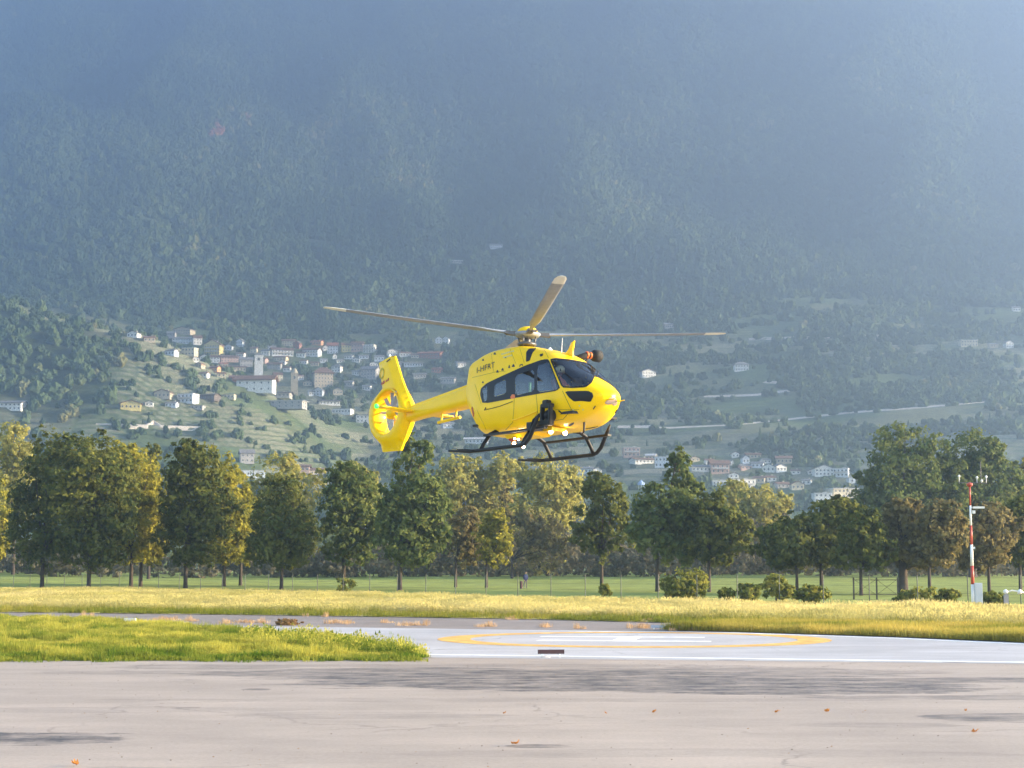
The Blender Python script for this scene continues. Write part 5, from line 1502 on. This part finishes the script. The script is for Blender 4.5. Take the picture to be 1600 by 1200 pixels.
b = MB(); b.lathe([(.035, 0), (.035, .10), (.015, .15)], n=8); b.build('tail_light', M['white'], fin, True, (-6.75, lean(0, 3.45), 3.44))
lobj('stabiliser', [(-5.42, 1.28, 1.655, 1.68, .5), (-5.36, 1.30, 1.64, 1.70, .5), (-5.15, 1.30, 1.635, 1.72, .6), (-5.0, 1.28, 1.655, 1.705, .6)], M['yellow'])
b = MB(); b.lathe([(.02, -.07), (.055, -.05), (.065, 0), (.055, .05), (.02, .07)], n=10); b.build('navigation_light', M['navgreen'], heli, True, (-5.18, -1.35, 1.68))
b = MB(); b.lathe([(.02, -.06), (.05, -.04), (.05, .04), (.02, .06)], n=10); b.build('navigation_light', M['beacon'], heli, True, (-5.18, 1.35, 1.68))
# rotor: mast, hub, dome, four blades
b = MB(); b.tube([(0, 0, 2.85), (0, 0, 3.34)], [.12, .085], 12)
for k in range(4):
    a_ = k * math.pi / 2 + .4; b.tube([(.2 * math.cos(a_), .2 * math.sin(a_), 2.93), (.27 * math.cos(a_ + .1), .27 * math.sin(a_ + .1), 3.27)], .022, 6)
b.lathe([(.22, 2.98), (.26, 3.01), (.26, 3.05), (.2, 3.08)], n=18)
mast = b.build('rotor_mast', M['grey'], heli, True)
b = MB(); b.lathe([(.10, 3.20), (.30, 3.235), (.36, 3.29), (.36, 3.33), (.27, 3.36)], n=24); b.build('rotor_hub', M['blade'], heli, True)
b = MB(); b.lathe([(.275, 3.355), (.27, 3.40), (.22, 3.465), (.13, 3.505), (.02, 3.52)], n=24); b.build('hub_dome', M['yellow'], heli, True)
RW = math.radians(8)                                   # direction of the right hand blade in the world
psi0 = RW - HY
def blade_mesh():
    cone = math.tan(math.radians(3.6))
    V, F, mi = [], [], []
    st_ = [(.34, .10, .05), (.75, .11, .045), (1.0, .16, .04), (1.35, .30, .035), (3.0, .32, .032), (4.9, .32, .028), (5.28, .30, .024), (5.46, .20, .014), (5.5, .12, .008)]
    for (r, c_, t_) in st_:
        z = 3.31 + (r - .3) * cone + (.05 * ((r - .3) / 5.2) ** 2)
        for (q, w) in ((-.5, 0), (-.35, .7), (-.1, 1), (.25, .6), (.5, 0), (.25, -.5), (-.1, -.6), (-.35, -.6)):
            tw = math.radians(9 - 9 * r / 5.5); y = -c_ * q; V.append((r, y * math.cos(tw), z + w * t_ + y * math.sin(tw)))
    n = 8
    for i in range(len(st_) - 1):
        for k in range(n):
            F.append((i * n + k, i * n + (k + 1) % n, (i + 1) * n + (k + 1) % n, (i + 1) * n + k)); mi.append(1 if st_[i][0] >= 4.9 else 0)
    F.append(tuple(range(n))[::-1]); F.append(tuple(range((len(st_) - 1) * n, len(st_) * n))); mi += [0, 1]
    return new_mesh('rotor_blade', V, F, [M['blade'], M['bladetip']], False, mi)
bm_ = blade_mesh()
for k in range(4):
    o = mobj('rotor_blade', bm_, heli); o.rotation_euler = (0, 0, psi0 + k * math.pi / 2)
    c = MB(); c.box((.46, 0, 3.315), (.26, .15, .10)); c.box((.60, .10, 3.30), (.08, .12, .05)); q = c.build('blade_root', M['grey'], o)
# skid gear
def skid(sgn):
    y = 1.2 * sgn
    b = MB(); b.tube([(-1.72, y, .14), (-.75, y, .055), (-.4, y, .05), (1.45, y, .05), (1.62, y, .09), (1.78, y, .22), (2.02, y, .62), (2.12, y, .80)], [.03, .05, .052, .052, .052, .055, .05, .025], 10)
    s_ = b.build('skid_tube', M['black'], heli, True)
    b = MB()      # bear paw at the heel
    b.tube([(-.45, y, .06), (-.70, y - .13, .08), (-1.15, y - .13, .12), (-1.3, y, .12)], .016, 6); b.tube([(-.45, y, .06), (-.70, y + .13, .08), (-1.15, y + .13, .12), (-1.3, y, .12)], .016, 6)
    b.build('heel_plate', M['black'], s_, True)
    zz = .46 if sgn < 0 else .50
    b = MB(); b.box((.98, 1.07 * sgn, zz), (2.55, .12, .05)); st = b.build('step', M['black'], heli)
    return s_
skid(-1); skid(1)
for x in (-.28, 1.48):
    b = MB(); P = [(x, -1.2, .07), (x, -1.12, .22), (x, -.92, .50), (x, -.72, .60), (x, -.4, .615), (x, .4, .615), (x, .72, .60), (x, .92, .50), (x, 1.12, .22), (x, 1.2, .07)]
    b.tube(P, [.05, .05, .055, .06, .06, .06, .06, .055, .05, .05], 10); b.build('cross_tube', M['black'], heli, True)
b = MB(); b.tube([(1.48, -.98, .42), (1.70, -1.02, .70), (2.02, -1.0, .86)], .045, 8); b.tube([(1.48, -.90, .5), (1.80, -.90, .64)], .06, 8); b.box((1.62, -.92, .55), (.42, .22, .22)); arm = b.build('searchlight_arm', M['black'], heli)
# the big searchlight in its yoke
sl_ = MB(); q0 = Vector((2.22, -1.02, .78))
for sgn in (-1, 1):
    sl_.box(q0 + Vector((0, .0, .0)) + Vector((.16 * sgn, -.02, 0)), (.09, .12, .46))
sl_.box(q0 + Vector((0, 0, .24)), (.40, .16, .10)); sl_.box(q0 + Vector((0, 0, -.20)), (.40, .18, .14)); sl_.box(q0 + Vector((-.05, .02, .33)), (.20, .16, .12))
sl_.lathe([(.08, -.1), (.16, -.07), (.17, .07), (.10, .12)], c=q0 + Vector((-.03, .12, 0)), n=14, mat=Matrix.Rotation(math.pi / 2, 3, 'Y'))
bm = bmesh.new(); me = sl_.mesh('searchlight', M['black']); bm.from_mesh(me); bmesh.ops.bevel(bm, geom=bm.edges[:], offset=.018, segments=2, affect='EDGES', clamp_overlap=True); bm.to_mesh(me); bm.free()
mobj('searchlight', me, heli)
def lamp(u, v, y, r, aim=(1, -.45, -.15)):
    """landing light: a housing with its glowing glass, on the line of sight of the photographed lamp at span y"""
    d = RH.T @ ray(u, v); t = (y - CL[1]) / d[1]; p = CL + d * t
    q = Vector(aim).normalized().to_track_quat('Z', 'Y').to_matrix()
    b = MB(); b.lathe([(r * .6, -.16), (r * 1.05, -.10), (r * 1.1, .0), (r * .98, .012)], n=14, mat=q); h = b.build('landing_light', M['black'], heli, True, tuple(p))
    b = MB(); b.lathe([(r * .70, .0), (r * .6, .035), (r * .2, .05)], n=14, mat=q); b.build('lamp_glass', M['lamp'], h, True)
    b = MB(); b.lathe([(r * 1.0, -.012), (r * .98, .014), (r * .72, .02)], n=14, mat=q); b.build('lamp_halo', M['lamphalo'], h, True)  # added glowing ring, stands in for lamplight round the glass
for a in ((860.5, 674.3, -.55, .075), (882.8, 676.5, -.2, .07), (803, 693, -.85, .055), (817.5, 698, -.75, .05), (804, 685.6, -.55, .035), (810, 686.6, -.5, .035)): lamp(*a)
b = MB(); b.box((1.75, -.42, .50), (.5, .5, .10)); b.box((.5, -.25, .47), (1.2, .5, .10), taper=1.1); b.build('belly_fairing', M['yellow'], heli)
b = MB(); b.lathe([(.03, -.12), (.10, -.09), (.14, -.02), (.15, .02)], n=14); b.build('beacon', M['beacon'], heli, True, (.0, -.35, .46))
# roof pieces: wire cutter, whip aerial, small aerial, hoist
b = MB(); V = [(1.96, 0, 2.42), (1.58, 0, 2.54), (1.78, 0, 2.67), (1.88, 0, 2.84), (2.0, 0, 2.88), (1.95, 0, 2.62)]
b.add([(x, -.02, z) for x, y, z in V] + [(x, .02, z) for x, y, z in V], [(0, 1, 2, 3, 4, 5), (11, 10, 9, 8, 7, 6)] + [(i, i + 6, (i + 1) % 6 + 6, (i + 1) % 6) for i in range(6)]); b.build('wire_cutter', M['yellow'], heli)
b = MB(); b.tube([(1.62, -.12, 2.50), (1.64, -.12, 2.98)], [.014, .006], 6); b.build('whip_aerial', M['white'], heli)
b = MB(); b.lathe([(.07, 0), (.06, .05), (.02, .10)], n=10); b.build('aerial', M['white'], heli, True, (1.18, -.15, 2.68))
hb = MB(); hb.tube([(1.55, .45, 2.50), (1.58, .78, 2.66), (1.6, .98, 2.68)], [.10, .085, .085], 10); hb.tube([(1.55, .60, 2.25), (1.58, .85, 2.60)], .035, 6); hoist = hb.build('hoist', M['rubber'], heli, True)
for k in range(2):
    b = MB(); b.tube([(1.587, .76 + .11 * k, 2.66), (1.592, .80 + .11 * k, 2.664)], .094, 12); b.build('hoist_stripe', M['orange'], hoist, True)
b = MB(); b.lathe([(.08, -.02), (.15, .02), (.165, .10), (.165, .22), (.12, .27), (.05, .28)], n=16, mat=Matrix.Rotation(-math.pi / 2, 3, 'X')); b.build('hoist_drum', M['rubber'], hoist, True, (1.6, .98, 2.68))
# nose: lens, pitot tubes, wipers
spot('nose_lens', [(944.5, 629.5), (950, 623.5), (956.5, 619.5), (961, 618.6), (960, 625), (956, 631), (949, 632)], M['lens'], .012)
for y in (-.16, .16):
    b = MB(); b.tube([(3.48, y, 1.17), (3.66, y, 1.14), (3.82, y, 1.15)], [.022, .016, .012], 6); b.build('pitot_tube', M['yellow'], heli)
seam('wiper', [(931, 590), (934, 583), (936, 577)], .012, M['black'], .02, False)
seam('wiper', [(918, 573.5), (923, 578.5), (926.5, 584)], .010, M['black'], .02, False)
b = MB(); b.tube([(2.7, -.18, .68), (2.7, -.18, .42), (2.64, -.18, .36)], [.03, .025, .02], 6); b.build('lower_cutter', M['black'], heli)
# cabin: floor, bulkhead, seats, panel
b = MB(); b.box((.8, 0, .84), (4.2, 1.5, .06)); b.box((-.95, 0, 1.5), (.05, 1.5, 1.3)); b.build('cabin_floor', M['liner'], heli)
b = MB(); b.box((2.72, 0, 1.24), (.28, .95, .36), rot=Matrix.Rotation(-.3, 3, 'Y')); b.box((2.7, 0, 1.02), (.2, .4, .35)); b.build('instrument_panel', M['liner'], heli)
def seat(x, y):
    b = MB(); b.box((x, y, 1.12), (.48, .46, .12)); b.box((x - .26, y, 1.48), (.12, .46, .72), rot=Matrix.Rotation(-.16, 3, 'Y')); b.box((x - .33, y, 1.90), (.10, .26, .14)); b.box((x, y, .98), (.3, .3, .2)); b.build('seat', M['seat'], heli)
for x, y in ((1.98, -.42), (1.98, .42), (.4, .45), (-.35, -.42), (-.35, .42)): seat(x, y)
b = MB(); b.box((.98, -.62, 1.60), (.05, .05, .42)); b.box((.85, -.62, 1.42), (.30, .05, .06)); b.box((.98, -.62, 1.42), (.16, .05, .08)); b.build('reflection_bars', M['green'], heli)  # no real rail: bars made up for a green reflection in the window

# ------------------------------------------------------------------ people: one continuous skin each
def skin_body(name, joints, edges, m, parent, mats=None):
    me = bpy.data.meshes.new(name); me.from_pydata([j[:3] for j in joints], edges, [])
    o = bpy.data.objects.new(name, me); COL.objects.link(o)
    md = o.modifiers.new('skin', 'SKIN'); md.use_smooth_shade = True
    for i, sv in enumerate(me.skin_vertices[0].data):
        r = joints[i][3]; sv.radius = (r, joints[i][4] if len(joints[i]) > 4 else r); sv.use_root = (i == 0)
    sb = o.modifiers.new('sub', 'SUBSURF'); sb.levels = 2; sb.render_levels = 2
    bpy.context.view_layer.update()
    m2 = bpy.data.meshes.new_from_object(o.evaluated_get(bpy.context.evaluated_depsgraph_get()))
    bpy.data.objects.remove(o)
    m2.materials.clear()
    for q in (mats or [m]): m2.materials.append(q)
    m2.polygons.foreach_set('use_smooth', [True] * len(m2.polygons))
    m2.name = name
    return mobj(name, m2, parent)
def head_mesh(parent, c, hair, yaw=0.0, k=1.0):
    bm = bmesh.new(); bmesh.ops.create_uvsphere(bm, u_segments=20, v_segments=16, radius=1)
    for v in bm.verts:
        x, y, z = v.co
        w = .078 * (1 - .22 * max(0, -z)); v.co = Vector((x * .095 + (.012 if z < -.2 and x > 0 else 0), y * w, z * .118))
    nose = bmesh.ops.create_cone(bm, cap_ends=True, segments=6, radius1=.016, radius2=.006, depth=.05)['verts']
    for v in nose: v.co = Vector((v.co.x + .098, v.co.y, v.co.z - .01))
    for sgn in (-1, 1):
        e = bmesh.ops.create_uvsphere(bm, u_segments=8, v_segments=6, radius=.02)['verts']
        for v in e: v.co = Vector((v.co.x * .8 - .005, v.co.y * .4 + sgn * .076, v.co.z * 1.4 - .005))
    me = bpy.data.meshes.new('head'); bm.to_mesh(me); bm.free(); me.materials.append(M['skin'])
    me.polygons.foreach_set('use_smooth', [True] * len(me.polygons))
    o = mobj('head', me, parent, c); o.rotation_euler = (0, 0, yaw); o.scale = (k, k, k)
    b = MB()
    for sgn in (-1, 1): b.box((.088, .033 * sgn, .012), (.012, .022, .010))
    b.box((.088, 0, -.055), (.012, .045, .007)); b.build('face', M['ink'], o)
    return o
pil = thing('person', 'pilot in a pale helmet and orange suit sitting behind the right half of the windscreen', 'person')
pil.matrix_world = heli.matrix_world @ Matrix.Translation((2.03, -.40, 1.22))
J = [(0, 0, .06, .15, .17), (-.08, 0, .30, .13, .18), (-.13, 0, .52, .13, .19), (-.13, 0, .64, .06, .06), (-.11, 0, .70, .055, .055),
     (-.13, -.20, .54, .07), (.02, -.26, .30, .052), (.26, -.12, .20, .04), (-.13, .20, .54, .07), (.02, .26, .30, .052), (.26, .12, .20, .04),
     (.22, -.12, .06, .085), (.50, -.14, .06, .07), (.60, -.14, -.32, .05), (.72, -.14, -.36, .04), (.22, .12, .06, .085), (.50, .14, .06, .07), (.60, .14, -.32, .05), (.72, .14, -.36, .04)]
E = [(0, 1), (1, 2), (2, 3), (3, 4), (2, 5), (5, 6), (6, 7), (2, 8), (8, 9), (9, 10), (0, 11), (11, 12), (12, 13), (13, 14), (0, 15), (15, 16), (16, 17), (17, 18)]
skin_body('body', J, E, M['flight'], pil)
hd = head_mesh(pil, (-.09, 0, .80), None, -.35)
b = MB(); b.lathe([(.128, -.06), (.135, .0), (.12, .07), (.07, .125), (.01, .14)], n=18); hm_ = b.build('helmet', M['helmet'], pil, True, (-.10, 0, .82))
b = MB(); b.box((.09, 0, .0), (.05, .17, .06), rot=Matrix.Rotation(-.1, 3, 'Y')); b.build('visor', M['band'], hm_)
for sgn in (-1, 1):
    for f in range(4):
        b = MB(); b.tube([(.27, .12 * sgn, .20), (.33, (.10 + .012 * f) * sgn, .20 - .012 * f), (.345, (.10 + .01 * f) * sgn, .165 - .01 * f)], [.011, .009, .007], 5); b.build('finger', M['rubber'], pil, True)
# the golfer far on the lawn
gp = at_depth(821, 905, 176); gz_ = float(H(gp[0], gp[1]))
man = thing('person', 'person in a dark blue jacket standing alone on the lawn beside a small bag', 'person', (gp[0], gp[1], gz_), math.radians(-70))
J = [(0, 0, .92, .13, .15), (0, 0, 1.15, .13, .17), (.01, 0, 1.36, .12, .19), (.02, 0, 1.47, .055), (.03, 0, 1.54, .05), (0, -.21, 1.38, .06), (.02, -.25, 1.12, .045), (.14, -.18, .92, .035),
     (0, .21, 1.38, .06), (.02, .25, 1.12, .045), (.14, .16, .92, .035), (0, -.10, .82, .09), (.01, -.12, .48, .065), (0, -.12, .10, .045), (.12, -.13, .04, .04), (0, .10, .82, .09), (.01, .12, .48, .065), (0, .12, .10, .045), (.12, .13, .04, .04)]
E = [(0, 1), (1, 2), (2, 3), (3, 4), (2, 5), (5, 6), (6, 7), (2, 8), (8, 9), (9, 10), (0, 11), (11, 12), (12, 13), (13, 14), (0, 15), (15, 16), (16, 17), (17, 18)]
o = skin_body('body', J, E, M['navy'], man, [M['navy'], mat('grey_trousers', (.12, .11, .12), rough=.9)])
for p_ in o.data.polygons:
    if p_.center.z < .86: p_.material_index = 1
hd = head_mesh(man, (.04, 0, 1.64), None)
b = MB(); b.lathe([(.092, 0), (.096, .05), (.07, .11), (.01, .13)], n=14); b.build('hair', M['ink'], man, True, (.03, 0, 1.65))
for sgn in (-1, 1):
    for f in range(4):
        b = MB(); b.tube([(.15, .17 * sgn, .91), (.17, (.17 + .012 * (f - 1.5)) * sgn, .86), (.175, (.165 + .01 * (f - 1.5)) * sgn, .82)], [.011, .009, .007], 5); b.build('finger', M['skin'], man, True)
bg_ = thing('golf_bag', 'small dark bag on the lawn at the feet of the person in blue', 'bag', (gp[0] - .45, gp[1] - .3, float(H(gp[0] - .45, gp[1] - .3))))
b = MB(); b.lathe([(.12, 0), (.15, .05), (.14, .55), (.16, .75), (.10, .78)], n=12); b.build('bag', mat('bag_cloth', (.10, .05, .055), rough=.9), bg_, True)
b = MB(); b.tube([(.14, 0, .2), (.24, 0, .42), (.15, 0, .65)], .02, 6); b.build('strap', M['rubber'], bg_)

# red and white weather mast with its cabinet and instruments
mp = at_depth(1521, 953, 84.0); mp = (mp[0], 84.0, 0.0)
mk = 84.0 / FPX
def zrow(v): return float(at_depth(1520, v, 84.0)[2])
mt = thing('weather_mast', 'red and white striped weather mast with instruments on top at the right meadow edge', 'mast', mp)
cuts = [953, 913, 884, 851, 821, 790, 757]
for i in range(6):
    z0, z1 = (0 if i == 0 else zrow(cuts[i])), zrow(cuts[i + 1])
    r0, r1 = .095 - .010 * i, .095 - .010 * (i + 1)
    b = MB(); b.tube([(0, 0, z0), (0, 0, z1)], [r0, r1 + .004], 12); b.build('mast_section', M['white'] if i % 2 == 0 else M['red'], mt, True)
zt = zrow(757)
b = MB(); b.lathe([(.06, zt - .12), (.16, zt - .04), (.16, zt + .04), (.06, zt + .10)], n=12); b.build('collar', M['red'], mt)
b = MB(); b.tube([(-.55, 0, zt + .10), (.85, 0, zt + .06)], .024, 6); arm_ = b.build('instrument_arm', M['grey'], mt)
for x, h in ((-.52, .35), (.38, .28), (.62, .12), (.85, .32)):
    b = MB(); b.tube([(x, 0, zt + .06), (x, 0, zt + h)], .018, 6); b.lathe([(.03, zt + h), (.06, zt + h + .03), (.06, zt + h + .10), (.02, zt + h + .14)], c=(x, 0, 0), n=10); b.build('sensor', M['white'], arm_, True)
b = MB(); b.tube([(.58, 0, zt + .1), (.585, 0, zt + 1.15)], [.02, .008], 6); b.build('aerial', M['grey'], mt)
b = MB(); b.box((.42, 0, zrow(793)), (.55, .22, .10)); b.tube([(0, 0, zrow(793)), (.2, 0, zrow(793))], .02, 6); b.box((.16, 0, zrow(800)), (.14, .14, .16)); b.build('obstacle_lamp', M['white'], mt)
b = MB(); b.box((.10, 0, zrow(856)), (.14, .1, .1)); b.build('clamp', M['white'], mt)
cb = MB(); cb.box((.24, -.05, .80), (.38, .30, 1.15)); cab = cb.build('cabinet', mat('pale_grey_cabinet', (.55, .58, .63), rough=.5), mt)
b = MB(); b.box((.24, -.205, .80), (.32, .02, 1.05)); b.box((.38, -.225, .8), (.03, .02, .14)); b.build('cabinet_door', mat('cabinet_door', (.48, .51, .57), rough=.5), cab)
b = MB(); b.box((.05, 0, .06), (.7, .5, .2)); b.build('foot', mat('concrete_foot', (.45, .44, .42), rough=.9), mt)
# visibility sensor on its stand at the right edge
vp = at_depth(1584, 955, 80)
vs_ = thing('visibility_sensor', 'white two-armed weather sensor on a post at the right edge near the mast', 'weather sensor', (vp[0], 80, 0))
b = MB(); b.tube([(-.35, 0, 0), (-.35, 0, .95)], .05, 8); b.box((-.35, -.02, .62), (.20, .16, .46)); b.build('post', mat('sensor_grey', (.32, .31, .32), rough=.6), vs_)
b = MB(); b.tube([(-.35, 0, .95), (-.05, 0, 1.04), (.30, 0, .98), (.58, 0, .92)], .035, 8); b.build('arm', M['white'], vs_, True)
b = MB(); b.lathe([(.05, -.1), (.11, -.06), (.12, .06), (.06, .1)], c=(-.36, 0, .98), n=10, mat=Matrix.Rotation(1.2, 3, 'Y')); b.build('sensor_head', M['white'], vs_, True)
b = MB(); b.lathe([(.05, -.1), (.12, -.06), (.13, .06), (.06, .1)], c=(.32, 0, .97), n=10, mat=Matrix.Rotation(-1.2, 3, 'Y')); b.build('sensor_head', M['white'], vs_, True)
b = MB(); b.tube([(.62, 0, 0), (.62, 0, .95)], .05, 8); b.build('post', M['orange'], vs_)

# low boards beside the pad
bp = flat(861, 1027)
sg_ = thing('marker_board', 'low dark maroon board on two short pale posts at the front edge of the pad', 'board', tuple(bp), math.radians(4))
kk = bp[1] / FPX
b = MB(); b.box((0, 0, .125), (41 * kk, .05, .095)); b.build('board', mat('maroon_board', (.055, .022, .025), rough=.6), sg_)
for x in (-.20, .20):
    b = MB(); b.box((x, 0, .045), (.045, .045, .09)); b.build('post', M['white'], sg_)
st_ = thing('stone', 'pale flat stone lying under the low maroon board', 'stone', (bp[0] - .12, bp[1] - .08, 0))
bm = bmesh.new(); bmesh.ops.create_icosphere(bm, subdivisions=2, radius=.10)
for v in bm.verts: v.co = Vector((v.co.x * 1.3, v.co.y, max(v.co.z, -.01) * .45)) * (1 + .25 * mnoise.noise(v.co * 14))
me = bpy.data.meshes.new('stone'); bm.to_mesh(me); bm.free(); me.materials.append(mat('pale_stone', (.5, .46, .42), rough=.9)); o = mobj('boulder', me, st_)
bp = flat(203, 977)
s2 = thing('marker_board', 'small white marker on two legs at the far left corner of the pad', 'board', tuple(bp), math.radians(-12)); k2 = bp[1] / FPX
b = MB(); b.box((0, 0, .19), (19 * k2, .10, .12)); b.build('board', M['white'], s2)
for x in (-.15, .15):
    b = MB(); b.box((x, 0, .07), (.06, .06, .14)); b.build('leg', M['white'], s2)
bp = flat(1030, 983.5)
s3 = thing('marker_board', 'flat bluish grey marker lying low at the far edge of the pad among dry weeds', 'board', tuple(bp), math.radians(-14)); k3 = bp[1] / FPX
b = MB(); b.box((0, 0, .10), (24 * k3, .06, .085)); b.build('board', mat('bluish_board', (.42, .47, .55), rough=.5), s3)
for x in (-.18, .18):
    b = MB(); b.box((x, 0, .03), (.04, .04, .06)); b.build('leg', M['white'], s3)
# brown heap of dried weeds
hp = flat(450, 976.5)
hs_ = []
me = crown_mesh('weed_heap', [(0, 0, .06, .55, .35, .14)], 900, .05, leafmat('dried_heap', (.20, .12, .05), (.34, .22, .10), .3), 5)
o = mobj('weed_heap', me, None, tuple(hp)); tag(o, 'brown heap of dried weeds lying on the taxiway behind the verge', 'weed heap')
# fallen leaves
lv = [leafmat('fallen_leaf', (.50, .22, .06), (.60, .32, .10), .3)]
def leaf_mesh(seed):
    r = random.Random(seed); V, F = [], []
    for lobe in range(5):
        a = -1.2 + .6 * lobe + r.uniform(-.1, .1); L_ = r.uniform(.055, .085); n = len(V)
        for (t_, w) in ((0, .010), (.5, .024), (.8, .014), (1, .002)):
            x, y = math.cos(a) * L_ * t_, math.sin(a) * L_ * t_; z = .015 + .05 * t_ ** 2 * r.uniform(.5, 1.2) + .012 * lobe % .02
            V += [(x - math.sin(a) * w, y + math.cos(a) * w, z), (x + math.sin(a) * w, y - math.cos(a) * w, z)]
        for i in range(3): F.append((n + 2 * i, n + 2 * i + 1, n + 2 * i + 3, n + 2 * i + 2))
    n = len(V); V += [(0, 0, .014), (0, .006, .014), (-.07, .012, .03), (-.07, .006, .03)]; F.append((n, n + 1, n + 2, n + 3))
    return new_mesh('leaf', V, F, lv)
for (u, v, lab) in ((1020, 1115, 'curled orange leaf on the apron below the right skid, left of two in line'), (1212, 1115, 'curled orange leaf on the apron, middle one of a loose row'),
                    (1290, 1114, 'flat pale orange leaf on the apron right of the middle leaf'), (1522, 1146, 'brownish leaf nearest to the right patch of worn asphalt'),
                    (1508, 1112, 'small orange leaf at the left end of the bluish worn patch'), (805, 1165, 'broken orange leaf beside the dark oval stain at the bottom'), (948, 1116, 'tiny pale leaf left of the curled orange leaves'),
                    (787, 1116, 'tiny pale leaf under the middle of the worn dark band'), (120, 1197, 'orange leaf at the bottom edge on the left')):
    p = flat(u, v); o = mobj('fallen_leaf', leaf_mesh(u), None, (p[0], p[1], .003)); o.rotation_euler = (0, 0, u * 1.7); s_ = .85 if 'tiny' not in lab and 'small' not in lab else .5; o.scale = (s_, s_, s_)
    tag(o, lab, 'leaf', 'leaves fallen on the apron')
# grit and small leaf litter blown over the apron
gr = [G(random.uniform(-100, 1700), random.choice([random.uniform(1040, 1200), random.gauss(1066, 14), random.gauss(1040, 3)])) for _ in range(600)]
gr = [q for q in gr if q[1] < 36.3]
gm_ = woodmat('grit', (.16, .13, .11), (.40, .33, .27), (.50, .25, .08))
bm = bmesh.new(); bmesh.ops.create_icosphere(bm, subdivisions=1, radius=1)
for v in bm.verts: v.co = Vector((v.co.x, v.co.y * .8, v.co.z * .5)) * (1 + .3 * mnoise.noise(v.co * 2.2))
gme = bpy.data.meshes.new('grit_stone'); bm.to_mesh(gme); bm.free(); gme.materials.append(gm_)
gs = np.array([[random.uniform(.004, .011)] * 3 for _ in gr])
scatter('apron_grit', [(x, y, .003) for x, y in gr], [(0, 0, random.uniform(0, 6)) for _ in gr], gs, [random.random() for _ in gr], [0] * len(gr), [gme])
# wire fence along the lawn
fm_ = mat('fence_wire', (.06, .07, .06), rough=.6, metal=.4)
fa, fb = np.array(G(-60, 923.5)), np.array(G(1700, 953))
fd = np.linalg.norm(fb - fa); ft = (fb - fa) / fd
fe = thing('wire_fence', 'thin dark wire fence with slim posts between the dry meadow and the lawn', 'fence', (fa[0], fa[1] + 1.5, 0))
np_ = int(fd / 3.1)
pmb = MB(); pmb.tube([(0, 0, -.1), (0, 0, 1.75)], .028, 6); pme = pmb.mesh('post', fm_)
for i in range(np_ + 1):
    q = ft * 3.1 * i; o = mobj('post', pme, fe, (q[0], q[1], 0))
for h in (.35, .75, 1.15, 1.6):
    b = MB(); b.tube([(0, 0, h), (ft[0] * fd, ft[1] * fd, h)], .006, 4); b.build('wire', fm_, fe)
# wooden gate
gpx = at_depth(1368, 930, 118); gt = thing('wooden_gate', 'dark wooden gate with crossed braces in front of the hanging grey-green tree', 'gate', (gpx[0], 118, 0), math.radians(-8)); wd = mat('dark_gate_wood', (.08, .065, .05), rough=.9, noise=.3); kg = 118 / FPX
for x in (-33, 2, 34):
    b = MB(); b.box((x * kg, 0, .75), (.11, .11, 1.55)); b.build('post', wd, gt)
for z in (.35, 1.35):
    b = MB(); b.box((.5 * kg, 0.0, z), (66 * kg, .04, .05)); b.build('rail', wd, gt)
for (x0, x1) in ((-31, 0), (3, 32)):
    b = MB(); b.tube([(x0 * kg, .05, .35), (x1 * kg, .05, 1.35)], .016, 4); b.tube([(x0 * kg, .10, 1.35), (x1 * kg, .10, .35)], .016, 4); b.build('brace', wd, gt)

# ------------------------------------------------------------------ the hazy valley air
hz = bpy.data.materials.new('haze'); hz.use_nodes = True
nt = hz.node_tree; nt.nodes.clear()
out = nt.nodes.new('ShaderNodeOutputMaterial'); pv = nt.nodes.new('ShaderNodeVolumePrincipled')
pv.inputs['Color'].default_value = (.305, .42, .62, 1); pv.inputs['Density'].default_value = HAZE_DENSITY; pv.inputs['Anisotropy'].default_value = .68
nt.links.new(pv.outputs[0], out.inputs['Volume'])
b = MB(); b.box((0, 1555, 800), (2396, 3720, 1604)); o = b.build('haze', hz); tag(o, kind='stuff')
